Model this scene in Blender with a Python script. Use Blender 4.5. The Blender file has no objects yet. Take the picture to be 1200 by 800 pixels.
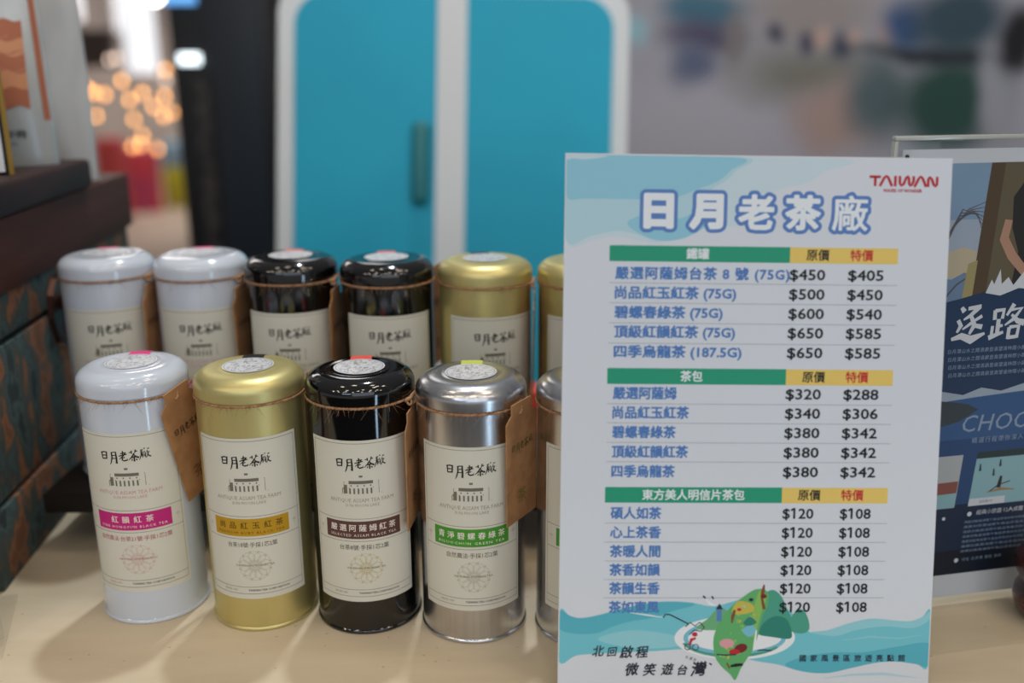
import bpy, bmesh, math, random
import numpy as np
from mathutils import Vector, Matrix

random.seed(7)
SC = bpy.context.scene
COL = SC.collection

# ------------------------------------------------------------------ camera, world, lamps, exposure
cam = bpy.data.cameras.new('camera')
camo = bpy.data.objects.new('camera', cam)
COL.objects.link(camo)
PITCH, ROLL = 0.2782, -0.0028
camo.location = (0, 0, 0.3345)
camo.rotation_euler = (Matrix.Rotation(math.pi / 2 - PITCH, 3, 'X') @ Matrix.Rotation(ROLL, 3, 'Z')).to_euler()
cam.sensor_width = 36
cam.lens = 33.75
cam.clip_start = 0.02
cam.clip_end = 100
cam.dof.use_dof = True
cam.dof.focus_distance = 0.565
cam.dof.aperture_fstop = 2.7
SC.camera = camo

w = bpy.data.worlds.new('hall_ambience')
SC.world = w
w.use_nodes = True
wn = w.node_tree
bg = wn.nodes['Background']
bg.inputs[1].default_value = 0.23
wtc = wn.nodes.new('ShaderNodeTexCoord')
wsp = wn.nodes.new('ShaderNodeSeparateXYZ')
wrp = wn.nodes.new('ShaderNodeValToRGB')
wmr = wn.nodes.new('ShaderNodeMapRange')
wmr.inputs['From Min'].default_value = -1
wn.links.new(wtc.outputs['Generated'], wsp.inputs[0])
wn.links.new(wsp.outputs['Z'], wmr.inputs['Value'])
wn.links.new(wmr.outputs[0], wrp.inputs['Fac'])
wn.links.new(wrp.outputs[0], bg.inputs[0])
for pos, col in ((0.0, (0.16, 0.13, 0.11, 1)), (0.5, (0.42, 0.46, 0.54, 1)), (0.62, (0.50, 0.53, 0.60, 1)), (1.0, (1.7, 1.65, 1.6, 1))):
    if pos in (0.0, 1.0):
        wrp.color_ramp.elements[int(pos)].color = col
    else:
        wrp.color_ramp.elements.new(pos).color = col

SC.view_settings.view_transform = 'Standard'
SC.view_settings.look = 'None'
SC.view_settings.gamma = 1
SC.view_settings.use_curve_mapping = False
SC.view_settings.exposure = 0.0


def area(name, loc, target, sx, sy, power, color):
    l = bpy.data.lights.new(name, 'AREA')
    l.shape = 'RECTANGLE'
    l.size, l.size_y, l.energy, l.color = sx, sy, power, color
    o = bpy.data.objects.new(name, l)
    COL.objects.link(o)
    o.location = loc
    o.rotation_euler = (Vector(target) - Vector(loc)).to_track_quat('-Z', 'Y').to_euler()
    return o


def spot(name, loc, target, power, color, radius, angle):
    l = bpy.data.lights.new(name, 'SPOT')
    l.energy, l.color, l.shadow_soft_size, l.spot_size, l.spot_blend = power, color, radius, angle, 0.4
    o = bpy.data.objects.new(name, l)
    COL.objects.link(o)
    o.location = loc
    o.rotation_euler = (Vector(target) - Vector(loc)).to_track_quat('-Z', 'Y').to_euler()
    return o


# white ceiling spotlight above and a little behind the tins
spot('ceiling_spotlight', (0.02, 1.50, 2.6), (-0.05, 0.55, 0.0), 105, (0.86, 0.94, 1.0), 0.07, 0.9)
# added cool front fill, and tall bright screens, behind the photographer
area('front_fill_light', (0.7, -2.4, 1.3), (0, 0.6, 0.1), 2.6, 1.6, 18.5, (0.74, 0.86, 1.0))
area('tall_screen_light', (1.15, -0.9, -0.2), (-0.1, 0.6, 0.12), 0.13, 0.8, 2.6, (0.55, 0.78, 1.0))
area('low_screen_light', (-0.75, -1.2, 1.0), (-0.1, 0.6, 0.15), 0.6, 0.22, 2.4, (0.6, 0.8, 1.0))
# ceiling lights of the hall behind
area('hall_light', (-3.0, 7.6, 3.0), (-3.0, 7.6, 0), 4.0, 3.0, 150, (1.0, 0.93, 0.88))
# warm booth track lamps overhead, the last few added to brighten counter and lids
for i, (lx, ly, lz) in enumerate(((-2.6, -1.3, 2.2), (-2.3, -1.0, 2.1), (-2.1, -1.8, 2.3), (-1.7, -1.0, 2.1), (-1.45, -1.9, 2.25), (-1.0, -1.3, 2.1), (-.8, -.8, 2.2), (-.45, -2.0, 2.3), (.0, -1.1, 2.1),
                                  (.3, -.7, 2.2), (.5, -1.9, 2.3), (1.0, -1.0, 2.15), (1.3, -1.8, 2.3), (1.7, -.9, 2.15), (2.0, -1.6, 2.25), (2.4, -1.1, 2.1), (-.9, .4, 2.3), (.9, .3, 2.3), (.45, .6, 2.3), (-.35, .75, 2.35), (.7, .1, 2.0), (1.2, .4, 2.0))):
    l = bpy.data.lights.new('track_lamp', 'POINT')
    l.energy, l.color, l.shadow_soft_size = 6.5, (1.0, 0.84, 0.65), 0.09
    o = bpy.data.objects.new('track_lamp', l)
    COL.objects.link(o)
    o.location = (lx, ly, lz)


# ------------------------------------------------------------------ materials
def lin(c):
    def f(v):
        v /= 255.0
        return v / 12.92 if v <= 0.04045 else ((v + 0.055) / 1.055) ** 2.4
    return (f(c[0]), f(c[1]), f(c[2]), 1.0)


MATS = {}


def mat(name, col, rough=0.5, metal=0.0, coat=0.0, spec=0.5, emit=0.0, trans=0.0, col2=None, scale=(20, 20, 20), detail=4,
        lo=0.4, hi=0.6, bump=0.0, bscale=None, aniso=0.0):
    if name in MATS:
        return MATS[name]
    m = bpy.data.materials.new(name)
    m.use_nodes = True
    nt = m.node_tree
    b = nt.nodes['Principled BSDF']
    b.inputs['Base Color'].default_value = lin(col)
    b.inputs['Roughness'].default_value = rough
    b.inputs['Metallic'].default_value = metal
    b.inputs['Coat Weight'].default_value = coat
    b.inputs['Coat Roughness'].default_value = 0.04
    b.inputs['Specular IOR Level'].default_value = spec
    b.inputs['Transmission Weight'].default_value = trans
    b.inputs['Anisotropic'].default_value = aniso
    if emit:
        b.inputs['Emission Color'].default_value = lin(col)
        b.inputs['Emission Strength'].default_value = emit
    if col2 is not None or bump:
        tc = nt.nodes.new('ShaderNodeTexCoord')
        mp = nt.nodes.new('ShaderNodeMapping')
        mp.inputs['Scale'].default_value = scale
        nt.links.new(tc.outputs['Object'], mp.inputs['Vector'])
        nz = nt.nodes.new('ShaderNodeTexNoise')
        nz.inputs['Scale'].default_value = 1.0
        nz.inputs['Detail'].default_value = detail
        nt.links.new(mp.outputs[0], nz.inputs['Vector'])
        if col2 is not None:
            cr = nt.nodes.new('ShaderNodeValToRGB')
            cols = [col, col2] if not isinstance(col2, list) else [col] + col2
            cr.color_ramp.elements[0].position = lo
            cr.color_ramp.elements[1].position = hi
            cr.color_ramp.elements[0].color = lin(cols[0])
            cr.color_ramp.elements[1].color = lin(cols[-1])
            for j, c in enumerate(cols[1:-1]):
                e = cr.color_ramp.elements.new(lo + (hi - lo) * (j + 1) / (len(cols) - 1))
                e.color = lin(c)
            nt.links.new(nz.outputs['Fac'], cr.inputs['Fac'])
            nt.links.new(cr.outputs[0], b.inputs['Base Color'])
        if bump:
            bp = nt.nodes.new('ShaderNodeBump')
            bp.inputs['Strength'].default_value = bump
            bp.inputs['Distance'].default_value = 0.002
            nt.links.new(nz.outputs['Fac'], bp.inputs['Height'])
            nt.links.new(bp.outputs[0], b.inputs['Normal'])
    MATS[name] = m
    return m


def ink(name, c, rough=0.6):
    return mat(name, c, rough, spec=0.25)


# ------------------------------------------------------------------ object helpers
def link(name, me, parent=None, smooth=True):
    o = bpy.data.objects.new(name, me)
    COL.objects.link(o)
    if parent is not None:
        o.parent = parent
    if smooth:
        for p in me.polygons:
            p.use_smooth = True
    return o


def bm_obj(name, bm, m, parent=None, smooth=False, angle=None):
    me = bpy.data.meshes.new(name)
    bmesh.ops.recalc_face_normals(bm, faces=bm.faces)
    bm.to_mesh(me)
    bm.free()
    for x in (m if isinstance(m, (list, tuple)) else [m]):
        me.materials.append(x)
    if smooth:
        for p in me.polygons:
            p.use_smooth = True
        if angle:
            me.set_sharp_from_angle(angle=angle)
    o = bpy.data.objects.new(name, me)
    COL.objects.link(o)
    if parent is not None:
        o.parent = parent
    return o


def empty(name, loc=(0, 0, 0), rz=0.0):
    o = bpy.data.objects.new(name, None)
    COL.objects.link(o)
    o.location = loc
    o.rotation_euler = (0, 0, rz)
    o.empty_display_size = 0.02
    return o


def tag(o, label, cat, group=None, kind=None):
    o['label'] = label
    o['category'] = cat
    if group:
        o['group'] = group
    if kind:
        o['kind'] = kind
    return o


def box(bm, x0, x1, y0, y1, z0, z1, bevel=0.0, seg=2, mi=0):
    r = bmesh.ops.create_cube(bm, size=1.0)
    vs = r['verts']
    for v in vs:
        v.co = Vector(((x0 + x1) / 2 + v.co.x * (x1 - x0), (y0 + y1) / 2 + v.co.y * (y1 - y0), (z0 + z1) / 2 + v.co.z * (z1 - z0)))
    fs = set(f for v in vs for f in v.link_faces)
    for f in fs:
        f.material_index = mi
    if bevel:
        es = list({e for f in fs for e in f.edges})
        bmesh.ops.bevel(bm, geom=es, offset=bevel, segments=seg, affect='EDGES', profile=0.5)
    return bm


def boxobj(name, dims, m, parent=None, bevel=0.0, seg=2):
    bm = bmesh.new()
    box(bm, *dims, bevel=bevel, seg=seg)
    return bm_obj(name, bm, m, parent, smooth=bevel > 0, angle=0.7)


def lathe(bm, prof, n=96, mi=0, close=False):
    rings = []
    for r, z in prof:
        if r < 1e-7:
            rings.append([bm.verts.new((0, 0, z))])
        else:
            rings.append([bm.verts.new((r * math.cos(2 * math.pi * k / n), r * math.sin(2 * math.pi * k / n), z)) for k in range(n)])
    for a, b in zip(rings, rings[1:]):
        for k in range(n):
            k2 = (k + 1) % n
            if len(a) == 1 and len(b) == 1:
                continue
            if len(a) == 1:
                f = bm.faces.new((a[0], b[k2], b[k]))
            elif len(b) == 1:
                f = bm.faces.new((a[k], a[k2], b[0]))
            else:
                f = bm.faces.new((a[k], a[k2], b[k2], b[k]))
            f.material_index = mi
    return bm


def tube(bm, pts, r, n=6, closed=False, mi=0):
    pts = [Vector(p) for p in pts]
    N = len(pts)
    rings = []
    for i, p in enumerate(pts):
        a = pts[(i - 1) % N] if (closed or i > 0) else p
        b = pts[(i + 1) % N] if (closed or i < N - 1) else p
        t = (b - a).normalized()
        up = Vector((0, 0, 1)) if abs(t.z) < 0.9 else Vector((1, 0, 0))
        s = t.cross(up).normalized()
        u = s.cross(t)
        rr = r[i] if isinstance(r, (list, tuple)) else r
        rings.append([bm.verts.new(p + s * rr * math.cos(2 * math.pi * k / n) + u * rr * math.sin(2 * math.pi * k / n)) for k in range(n)])
    M = N if closed else N - 1
    for i in range(M):
        A, B = rings[i], rings[(i + 1) % N]
        for k in range(n):
            f = bm.faces.new((A[k], A[(k + 1) % n], B[(k + 1) % n], B[k]))
            f.material_index = mi
    if not closed:
        for ring in (rings[0], rings[-1]):
            f = bm.faces.new(ring)
            f.material_index = mi
    return bm


# ------------------------------------------------------------------ print (ink polygons on a sheet)
_TC = {}


def glyphs(body, bold=0.0, spacing=1.0, res=2):
    key = (body, bold, spacing, res)
    if key in _TC:
        return _TC[key]
    cu = bpy.data.curves.new('tmp', 'FONT')
    cu.body = body
    cu.resolution_u = res
    cu.space_character = spacing
    cu.fill_mode = 'FRONT'
    if bold:
        cu.bevel_depth = bold
        cu.bevel_resolution = 0
    o = bpy.data.objects.new('tmp', cu)
    COL.objects.link(o)
    dg = bpy.context.evaluated_depsgraph_get()
    me = bpy.data.meshes.new_from_object(o.evaluated_get(dg))
    vs = [tuple(v.co) for v in me.vertices]
    fs = []
    for p in me.polygons:
        if bold and sum(vs[i][2] for i in p.vertices) / len(p.vertices) < 1e-5:
            continue
        fs.append(tuple(p.vertices))
    bpy.data.objects.remove(o)
    bpy.data.meshes.remove(me)
    bpy.data.curves.remove(cu)
    used = sorted({i for f in fs for i in f})
    mp = {i: k for k, i in enumerate(used)}
    vs = [vs[i] for i in used]
    fs = [tuple(mp[i] for i in f) for f in fs]
    xs = [v[0] for v in vs]
    ys = [v[1] for v in vs]
    _TC[key] = (vs, fs, (min(xs), max(xs), min(ys), max(ys)), bold)
    return _TC[key]


_g = glyphs('國')
CJK_H, CJK_C = _g[2][3] - _g[2][2], (_g[2][3] + _g[2][2]) / 2
_g = glyphs('0')
DIG_H, DIG_C = _g[2][3] - _g[2][2], (_g[2][3] + _g[2][2]) / 2


_FC = {}


def fat_glyphs(body, b, spacing=1.0, cell=0.02):
    """the glyph shapes grown outwards by b (in em) with round corners: distance field on a grid, then marching squares"""
    key = (body, b, spacing, cell)
    if key in _FC:
        return _FC[key]
    vs, fs, bb, _ = glyphs(body, 0.0, spacing, 2)
    cnt = {}
    for f in fs:
        for i, j in zip(f, f[1:] + f[:1]):
            k = (min(i, j), max(i, j))
            cnt[k] = cnt.get(k, 0) + 1
    E_ = [(vs[i][0], vs[i][1], vs[j][0], vs[j][1]) for (i, j), c in cnt.items() if c == 1]
    pad = b + 3 * cell
    x0, y0 = bb[0] - pad, bb[2] - pad
    nx, ny = int((bb[1] + pad - x0) / cell) + 2, int((bb[3] + pad - y0) / cell) + 2
    D = np.full((ny, nx), 9.0)
    I = np.zeros((ny, nx), bool)
    gx, gy = x0 + cell * np.arange(nx), y0 + cell * np.arange(ny)
    m = b + 2.5 * cell
    for ax, ay, bx, by in E_:
        i0, i1 = max(0, int((min(ax, bx) - m - x0) / cell)), min(nx, int((max(ax, bx) + m - x0) / cell) + 2)
        j0, j1 = max(0, int((min(ay, by) - m - y0) / cell)), min(ny, int((max(ay, by) + m - y0) / cell) + 2)
        X, Y = np.meshgrid(gx[i0:i1], gy[j0:j1])
        dx, dy = bx - ax, by - ay
        L2 = dx * dx + dy * dy + 1e-12
        t = np.clip(((X - ax) * dx + (Y - ay) * dy) / L2, 0, 1)
        d = np.hypot(X - ax - t * dx, Y - ay - t * dy)
        D[j0:j1, i0:i1] = np.minimum(D[j0:j1, i0:i1], d)
        if ay != by:
            for j in range(ny):
                y = gy[j]
                if (ay <= y) != (by <= y):
                    xi = ax + (y - ay) / dy * dx
                    c = max(0, int(math.ceil((xi - x0) / cell)))
                    I[j, c:] ^= True
    F = np.where(I, D, -D) + b
    F = np.clip(F, -1, 1)
    ov, of = [], []

    def emit(p):
        k = len(ov)
        ov.extend([(x, y, 0.0) for x, y in p])
        of.append(tuple(range(k, k + len(p))))
    P_ = F > 0
    for j in range(ny - 1):
        i = 0
        while i < nx - 1:
            q = (P_[j, i], P_[j, i + 1], P_[j + 1, i + 1], P_[j + 1, i])
            if all(q):
                k = i
                while k < nx - 1 and P_[j, k + 1] and P_[j + 1, k + 1]:
                    k += 1
                emit([(gx[i], gy[j]), (gx[k], gy[j]), (gx[k], gy[j + 1]), (gx[i], gy[j + 1])])
                i = k
                continue
            if any(q):
                cs = [(gx[i], gy[j], F[j, i]), (gx[i + 1], gy[j], F[j, i + 1]), (gx[i + 1], gy[j + 1], F[j + 1, i + 1]), (gx[i], gy[j + 1], F[j + 1, i])]
                poly = []
                for a, c in zip(cs, cs[1:] + cs[:1]):
                    if a[2] > 0:
                        poly.append((a[0], a[1]))
                    if (a[2] > 0) != (c[2] > 0):
                        t = a[2] / (a[2] - c[2])
                        poly.append((a[0] + (c[0] - a[0]) * t, a[1] + (c[1] - a[1]) * t))
                if len(poly) > 2:
                    emit(poly)
            i += 1
    xs, ys = [v[0] for v in ov], [v[1] for v in ov]
    _FC[key] = (ov, of, (min(xs), max(xs), min(ys), max(ys)), 0.0)
    return _FC[key]


class Print:
    """ink polygons in a sheet's own (u, v) millimetres; h is the stacking height of the ink in mm"""

    def __init__(self, vdown=False):
        self.v, self.f, self.m = [], [], []
        self.s = -1.0 if vdown else 1.0

    def add(self, pts, faces, mi):
        b = len(self.v)
        self.v += pts
        for f in faces:
            self.f.append(tuple(b + i for i in f))
            self.m.append(mi)

    def rect(self, u0, v0, u1, v1, mi, h, nu=1, nv=1):
        pts = [(u0 + (u1 - u0) * i / nu, v0 + (v1 - v0) * j / nv, h) for j in range(nv + 1) for i in range(nu + 1)]
        fs = [(j * (nu + 1) + i, j * (nu + 1) + i + 1, (j + 1) * (nu + 1) + i + 1, (j + 1) * (nu + 1) + i) for j in range(nv) for i in range(nu)]
        self.add(pts, fs, mi)

    def poly(self, pts, mi, h):
        self.add([(p[0], p[1], h) for p in pts], [tuple(range(len(pts)))], mi)

    def spoly(self, pts, mi, h, n=5):
        """closed outline rounded through its points"""
        N, out = len(pts), []
        for i in range(N):
            p0, p1, p2, p3 = pts[i - 1], pts[i], pts[(i + 1) % N], pts[(i + 2) % N]
            for k in range(n):
                t = k / n
                out.append(tuple(0.5 * (2 * p1[a] + (p2[a] - p0[a]) * t + (2 * p0[a] - 5 * p1[a] + 4 * p2[a] - p3[a]) * t * t + (3 * p1[a] - p0[a] - 3 * p2[a] + p3[a]) * t ** 3) for a in (0, 1)))
        self.poly([(min(209.4, max(0.6, x)), max(0.8, y)) for x, y in out], mi, h)

    def ellipse(self, cu, cv, ru, rv, mi, h, n=32, rot=0.0):
        c, s = math.cos(rot), math.sin(rot)
        self.poly([(cu + ru * math.cos(t) * c - rv * math.sin(t) * s, cv + ru * math.cos(t) * s + rv * math.sin(t) * c)
                   for t in (2 * math.pi * k / n for k in range(n))], mi, h)

    def ring(self, cu, cv, ru, rv, wd, mi, h, n=40, a0=0, a1=2 * math.pi):
        pts = []
        for k in range(n + 1):
            t = a0 + (a1 - a0) * k / n
            pts += [(cu + ru * math.cos(t), cv + rv * math.sin(t), h), (cu + (ru - wd) * math.cos(t), cv + (rv - wd) * math.sin(t), h)]
        self.add(pts, [(2 * k, 2 * k + 2, 2 * k + 3, 2 * k + 1) for k in range(n)], mi)

    def line(self, pts, wd, mi, h, taper=False):
        """a stroke of varying width; wd one width or one per point"""
        n = len(pts)
        ws = wd if isinstance(wd, (list, tuple)) else [wd] * n
        L = []
        for i, (x, y) in enumerate(pts):
            a = pts[max(i - 1, 0)]
            b = pts[min(i + 1, n - 1)]
            dx, dy = b[0] - a[0], b[1] - a[1]
            d = math.hypot(dx, dy) or 1
            nx, ny = -dy / d, dx / d
            L += [(x + nx * ws[i] / 2, y + ny * ws[i] / 2, h), (x - nx * ws[i] / 2, y - ny * ws[i] / 2, h)]
        self.add(L, [(2 * i, 2 * i + 2, 2 * i + 3, 2 * i + 1) for i in range(n - 1)], mi)

    def text(self, body, cu, cv, mi, h, height=None, size=None, width=None, bold=0.0, spacing=1.0, res=2, align='C', shear=0.0, rot=0.0, ref='cjk', fat=None, bbox=None, cell=0.02):
        vs, fs, bb, bd = glyphs(body, bold, spacing, res) if fat is None else fat_glyphs(body, fat, spacing, cell)
        H, C = (CJK_H, CJK_C) if ref == 'cjk' else (DIG_H, DIG_C)
        sy = size if size else (height or 1) / H
        sx = width / (bb[1] - bb[0]) if width else sy
        if bbox:
            sx, sy, C = bbox[0] / (bb[1] - bb[0]), bbox[1] / (bb[3] - bb[2]), (bb[2] + bb[3]) / 2
        x0 = {'C': (bb[0] + bb[1]) / 2, 'L': bb[0], 'R': bb[1]}[align]
        c, s = math.cos(rot), math.sin(rot)
        out = []
        for x, y, z in vs:
            X, Y = (x - x0) * sx, (y - C) * sy
            X += shear * Y
            X, Y = X * c - Y * s, X * s + Y * c
            out.append((cu + X, cv + self.s * Y, h + (0.03 * z / bd if bd else 0)))
        self.add(out, fs, mi)

    def build(self, name, fn, mats, parent=None):
        me = bpy.data.meshes.new(name)
        me.from_pydata([fn(*p) for p in self.v], [], self.f)
        for m in mats:
            me.materials.append(m)
        for pl, mi in zip(me.polygons, self.m):
            pl.material_index = int(mi)
        me.update()
        o = bpy.data.objects.new(name, me)
        COL.objects.link(o)
        if parent is not None:
            o.parent = parent
        return o


# ------------------------------------------------------------------ hall: floor and far wall
m_floor = mat('hall_floor', (196, 178, 160), 0.5, col2=(176, 158, 142), scale=(1.5, 1.5, 1.5))
o = boxobj('floor', (-6, 6, -3.2, 11, -0.80, -0.75), m_floor)
o['kind'] = 'structure'
m_dark_sheet = mat('booth_carpet', (58, 54, 54), 0.9, col2=(48, 45, 45), scale=(40, 40, 40))
o = boxobj('floor_carpet', (-3.0, 3.0, -3.2, 2.9, -0.75, -0.744), m_dark_sheet)  # unseen dark sheet added to dim floor reflections in the tins
o['kind'] = 'structure'
m_wall = mat('hall_wall', (190, 178, 170), 0.8, col2=(150, 140, 136), scale=(0.5, 0.5, 0.7))
o = boxobj('wall_back', (-6, 6, 10.5, 10.6, -0.75, 3.2), m_wall)
o['kind'] = 'structure'

# ------------------------------------------------------------------ display counter
m_paper = mat('counter_paper', (216, 199, 171), 0.62, col2=(203, 185, 155), scale=(9, 40, 9), detail=8, lo=0.35, hi=0.75, bump=0.06)
# small dark flecks pressed into the paper
nt = m_paper.node_tree
vor = nt.nodes.new('ShaderNodeTexVoronoi')
vor.inputs['Scale'].default_value = 130
tcn = [n for n in nt.nodes if n.type == 'TEX_COORD'][0]
nt.links.new(tcn.outputs['Object'], vor.inputs['Vector'])
lt = nt.nodes.new('ShaderNodeMath')
lt.operation = 'LESS_THAN'
lt.inputs[1].default_value = 0.11
nt.links.new(vor.outputs['Distance'], lt.inputs[0])
sep = nt.nodes.new('ShaderNodeSeparateColor')
nt.links.new(vor.outputs['Color'], sep.inputs[0])
gt = nt.nodes.new('ShaderNodeMath')
gt.operation = 'LESS_THAN'
gt.inputs[1].default_value = 0.35
nt.links.new(sep.outputs[0], gt.inputs[0])
mu = nt.nodes.new('ShaderNodeMath')
mu.operation = 'MULTIPLY'
nt.links.new(lt.outputs[0], mu.inputs[0])
nt.links.new(gt.outputs[0], mu.inputs[1])
mu2 = nt.nodes.new('ShaderNodeMath')
mu2.operation = 'MULTIPLY'
mu2.inputs[1].default_value = 0.4
nt.links.new(mu.outputs[0], mu2.inputs[0])
mx = nt.nodes.new('ShaderNodeMix')
mx.data_type = 'RGBA'
mx.inputs[7].default_value = lin((128, 112, 88))
ramp = [n for n in nt.nodes if n.type == 'VALTORGB'][0]
nt.links.new(mu2.outputs[0], mx.inputs[0])
nt.links.new(ramp.outputs[0], mx.inputs[6])
nt.links.new(mx.outputs[2], nt.nodes['Principled BSDF'].inputs['Base Color'])

ctr = empty('display_counter', (0, 0, -0.75))
tag(ctr, 'pale beige speckled counter top carrying the tea tins and signs', 'counter')
boxobj('counter_top', (-1.3, 1.3, 0.30, 0.90, 0.725, 0.75), m_paper, ctr, 0.002)
m_body = mat('counter_body', (92, 74, 60), 0.5, col2=(70, 54, 44), scale=(2, 30, 30))
boxobj('front_panel', (-1.26, 1.26, 0.34, 0.36, 0.0, 0.725), m_body, ctr)
boxobj('side_panel', (-1.26, -1.24, 0.36, 0.88, 0.0, 0.725), m_body, ctr)
boxobj('side_panel', (1.24, 1.26, 0.36, 0.88, 0.0, 0.725), m_body, ctr)

# ------------------------------------------------------------------ weathered chest with a dark top, on the counter
m_patina = mat('patina_wood', (44, 56, 58), 0.75, col2=[(72, 92, 93), (58, 74, 75), (84, 78, 70), (140, 94, 64), (112, 74, 52)], scale=(48, 40, 30), detail=10, lo=0.36, hi=0.64, bump=0.3)
m_dark = mat('dark_brown_wood', (84, 52, 44), 0.6, spec=0.2, col2=(62, 38, 33), scale=(8, 3, 60), detail=5, lo=0.35, hi=0.7, bump=0.08)
m_slab = mat('blackened_wood', (54, 34, 30), 0.55, spec=0.25, col2=(36, 22, 20), scale=(40, 6, 40), detail=5, bump=0.1)
m_iron = mat('dark_iron', (84, 56, 46), 0.33, 0.75)
m_groove = mat('groove_dark', (14, 15, 15), 0.8)
chest = empty('wooden_chest', (-0.3392, 0.5688, 0.0), 0.0881)
tag(chest, 'weathered teal and rust wooden chest with dark brown top rail, beside the white tins', 'chest')
boxobj('carcass', (-0.42, -0.003, 0.0, 0.355, 0.0, 0.189), m_groove, chest)
boxobj('plinth', (-0.425, 0.0015, -0.001, 0.357, 0.0, 0.052), m_patina, chest, 0.0015)
dr = boxobj('drawer_front', (-0.012, 0.0, 0.003, 0.352, 0.0555, 0.1545), m_patina, chest, 0.0015)
dr2 = boxobj('drawer_front', (-0.012, 0.0, 0.003, 0.352, 0.159, 0.188), m_patina, chest, 0.0015)
boxobj('end_panel', (-0.42, -0.014, -0.001, 0.006, 0.052, 0.189), m_patina, chest, 0.001)
boxobj('top_rail', (-0.428, 0.004, -0.004, 0.36, 0.189, 0.2385), m_dark, chest, 0.002)
# shield-shaped iron plate with a knob and a drop pull
bm = bmesh.new()
out = [(0.150, 0.181), (0.166, 0.182), (0.186, 0.172), (0.190, 0.152), (0.178, 0.130), (0.160, 0.120), (0.143, 0.130), (0.135, 0.152), (0.138, 0.170)]
lo_ = [bm.verts.new((0.0005, y, z)) for y, z in out]
hi_ = [bm.verts.new((0.004, 0.162 + (y - 0.162) * .92, 0.152 + (z - 0.152) * .94)) for y, z in out]
bm.faces.new(hi_)
bm.faces.new(lo_)
for k in range(len(out)):
    k2 = (k + 1) % len(out)
    bm.faces.new((lo_[k], lo_[k2], hi_[k2], hi_[k]))
plate = bm_obj('lock_plate', bm, m_iron, chest)
bm = bmesh.new()
lathe(bm, [(0, 0.0), (0.006, 0.0), (0.005, 0.004), (0.009, 0.009), (0.008, 0.014), (0.0, 0.016)], 24)
bmesh.ops.rotate(bm, verts=bm.verts, cent=(0, 0, 0), matrix=Matrix.Rotation(math.pi / 2, 3, 'Y'))
bmesh.ops.translate(bm, verts=bm.verts, vec=(0.0035, 0.158, 0.160))
bm_obj('knob', bm, m_iron, plate, True)
bm = bmesh.new()
tube(bm, [(0.010, 0.160 + 0.016 * math.sin(t), 0.146 - 0.018 * math.cos(t)) for t in [k * 2 * math.pi / 24 for k in range(24)]], 0.0022, 8, True)
bm_obj('drop_ring', bm, m_iron, plate, True)

# dark slab lying on the chest
slab = boxobj('wooden_slab', (-0.40, 0.009, -0.03, 0.245, 0.2390, 0.262), m_slab, None, 0.004, 3)
slab.location = (-0.3392, 0.5688, 0.0)
slab.rotation_euler = (0, 0, 0.0881)
tag(slab, 'thick blackened wooden slab lying on the dark brown chest top', 'board')

# ------------------------------------------------------------------ tea pouches and card box standing on the chest
m_foil = mat('pouch_foil', (206, 208, 206), 0.34, 0.15, col2=(186, 190, 190), scale=(30, 30, 14), bump=0.5)
m_foil2 = mat('pouch_white', (214, 216, 216), 0.42, 0.0, col2=(198, 200, 202), scale=(22, 22, 9), bump=0.5)


def pouch(name, W_, H_, D_, m, waist=0.0):
    """standing pouch: lens-shaped gusset at the foot, flat sealed top"""
    bm = bmesh.new()
    nz, n = 18, 28
    rings = []
    for j in range(nz + 1):
        t = j / nz
        dz = D_ * (1 - t) ** 0.8 * (0.75 + 0.5 * math.sin(math.pi * min(1, t * 1.6)) * 0.5) + 0.0012
        ww = W_ * (1 - waist * math.exp(-((t - 0.78) / 0.06) ** 2))
        ring = []
        for k in range(n):
            a = 2 * math.pi * k / n
            x = math.copysign(abs(math.cos(a)) ** 0.6, math.cos(a)) * ww / 2
            y = math.sin(a) * dz / 2
            y += 0.0012 * math.sin(9 * t + x * 90)
            ring.append(bm.verts.new((x, y, t * H_)))
        rings.append(ring)
    for a, b in zip(rings, rings[1:]):
        for k in range(n):
            bm.faces.new((a[k], a[(k + 1) % n], b[(k + 1) % n], b[k]))
    bm.faces.new(rings[0])
    bm.faces.new(rings[-1])
    return bm_obj(name, bm, m, None, True, 1.2)


p1 = empty('tea_pouch', (-0.3985, 0.757, 0.2622), 0.30)
tag(p1, 'silver tea pouch printed with orange wave bands, standing on the dark slab', 'pouch', 'tea pouches on the chest')
b = pouch('pouch_bag', 0.086, 0.205, 0.045, m_foil)
b.parent = p1
pr = Print()
mo, mo2, mg, mk, mbl, mol = [ink(n, c) for n, c in (('pouch_orange', (214, 150, 112)), ('pouch_orange_dark', (182, 112, 84)), ('pouch_green', (112, 150, 130)),
                                                    ('pouch_black', (60, 58, 58)), ('pouch_pale_blue', (176, 194, 204)), ('pouch_olive', (170, 166, 140)))]


def wavy(y, a, f, ph, u0, u1, n=24):
    return [(u0 + (u1 - u0) * k / n, y + a * math.sin(f * (u0 + (u1 - u0) * k / n) + ph)) for k in range(n + 1)]


def wband(pr, y0, y1, a0, a1, f0, f1, p0, p1_, u0, u1, mi, h, n=24):
    lo_, hi_ = wavy(y0, a0, f0, p0, u0, u1, n), wavy(y1, a1, f1, p1_, u0, u1, n)
    pr.add([(x, y, h) for x, y in lo_] + [(x, y, h) for x, y in hi_], [(k, k + 1, n + 2 + k, n + 1 + k) for k in range(n)], mi)


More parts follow.
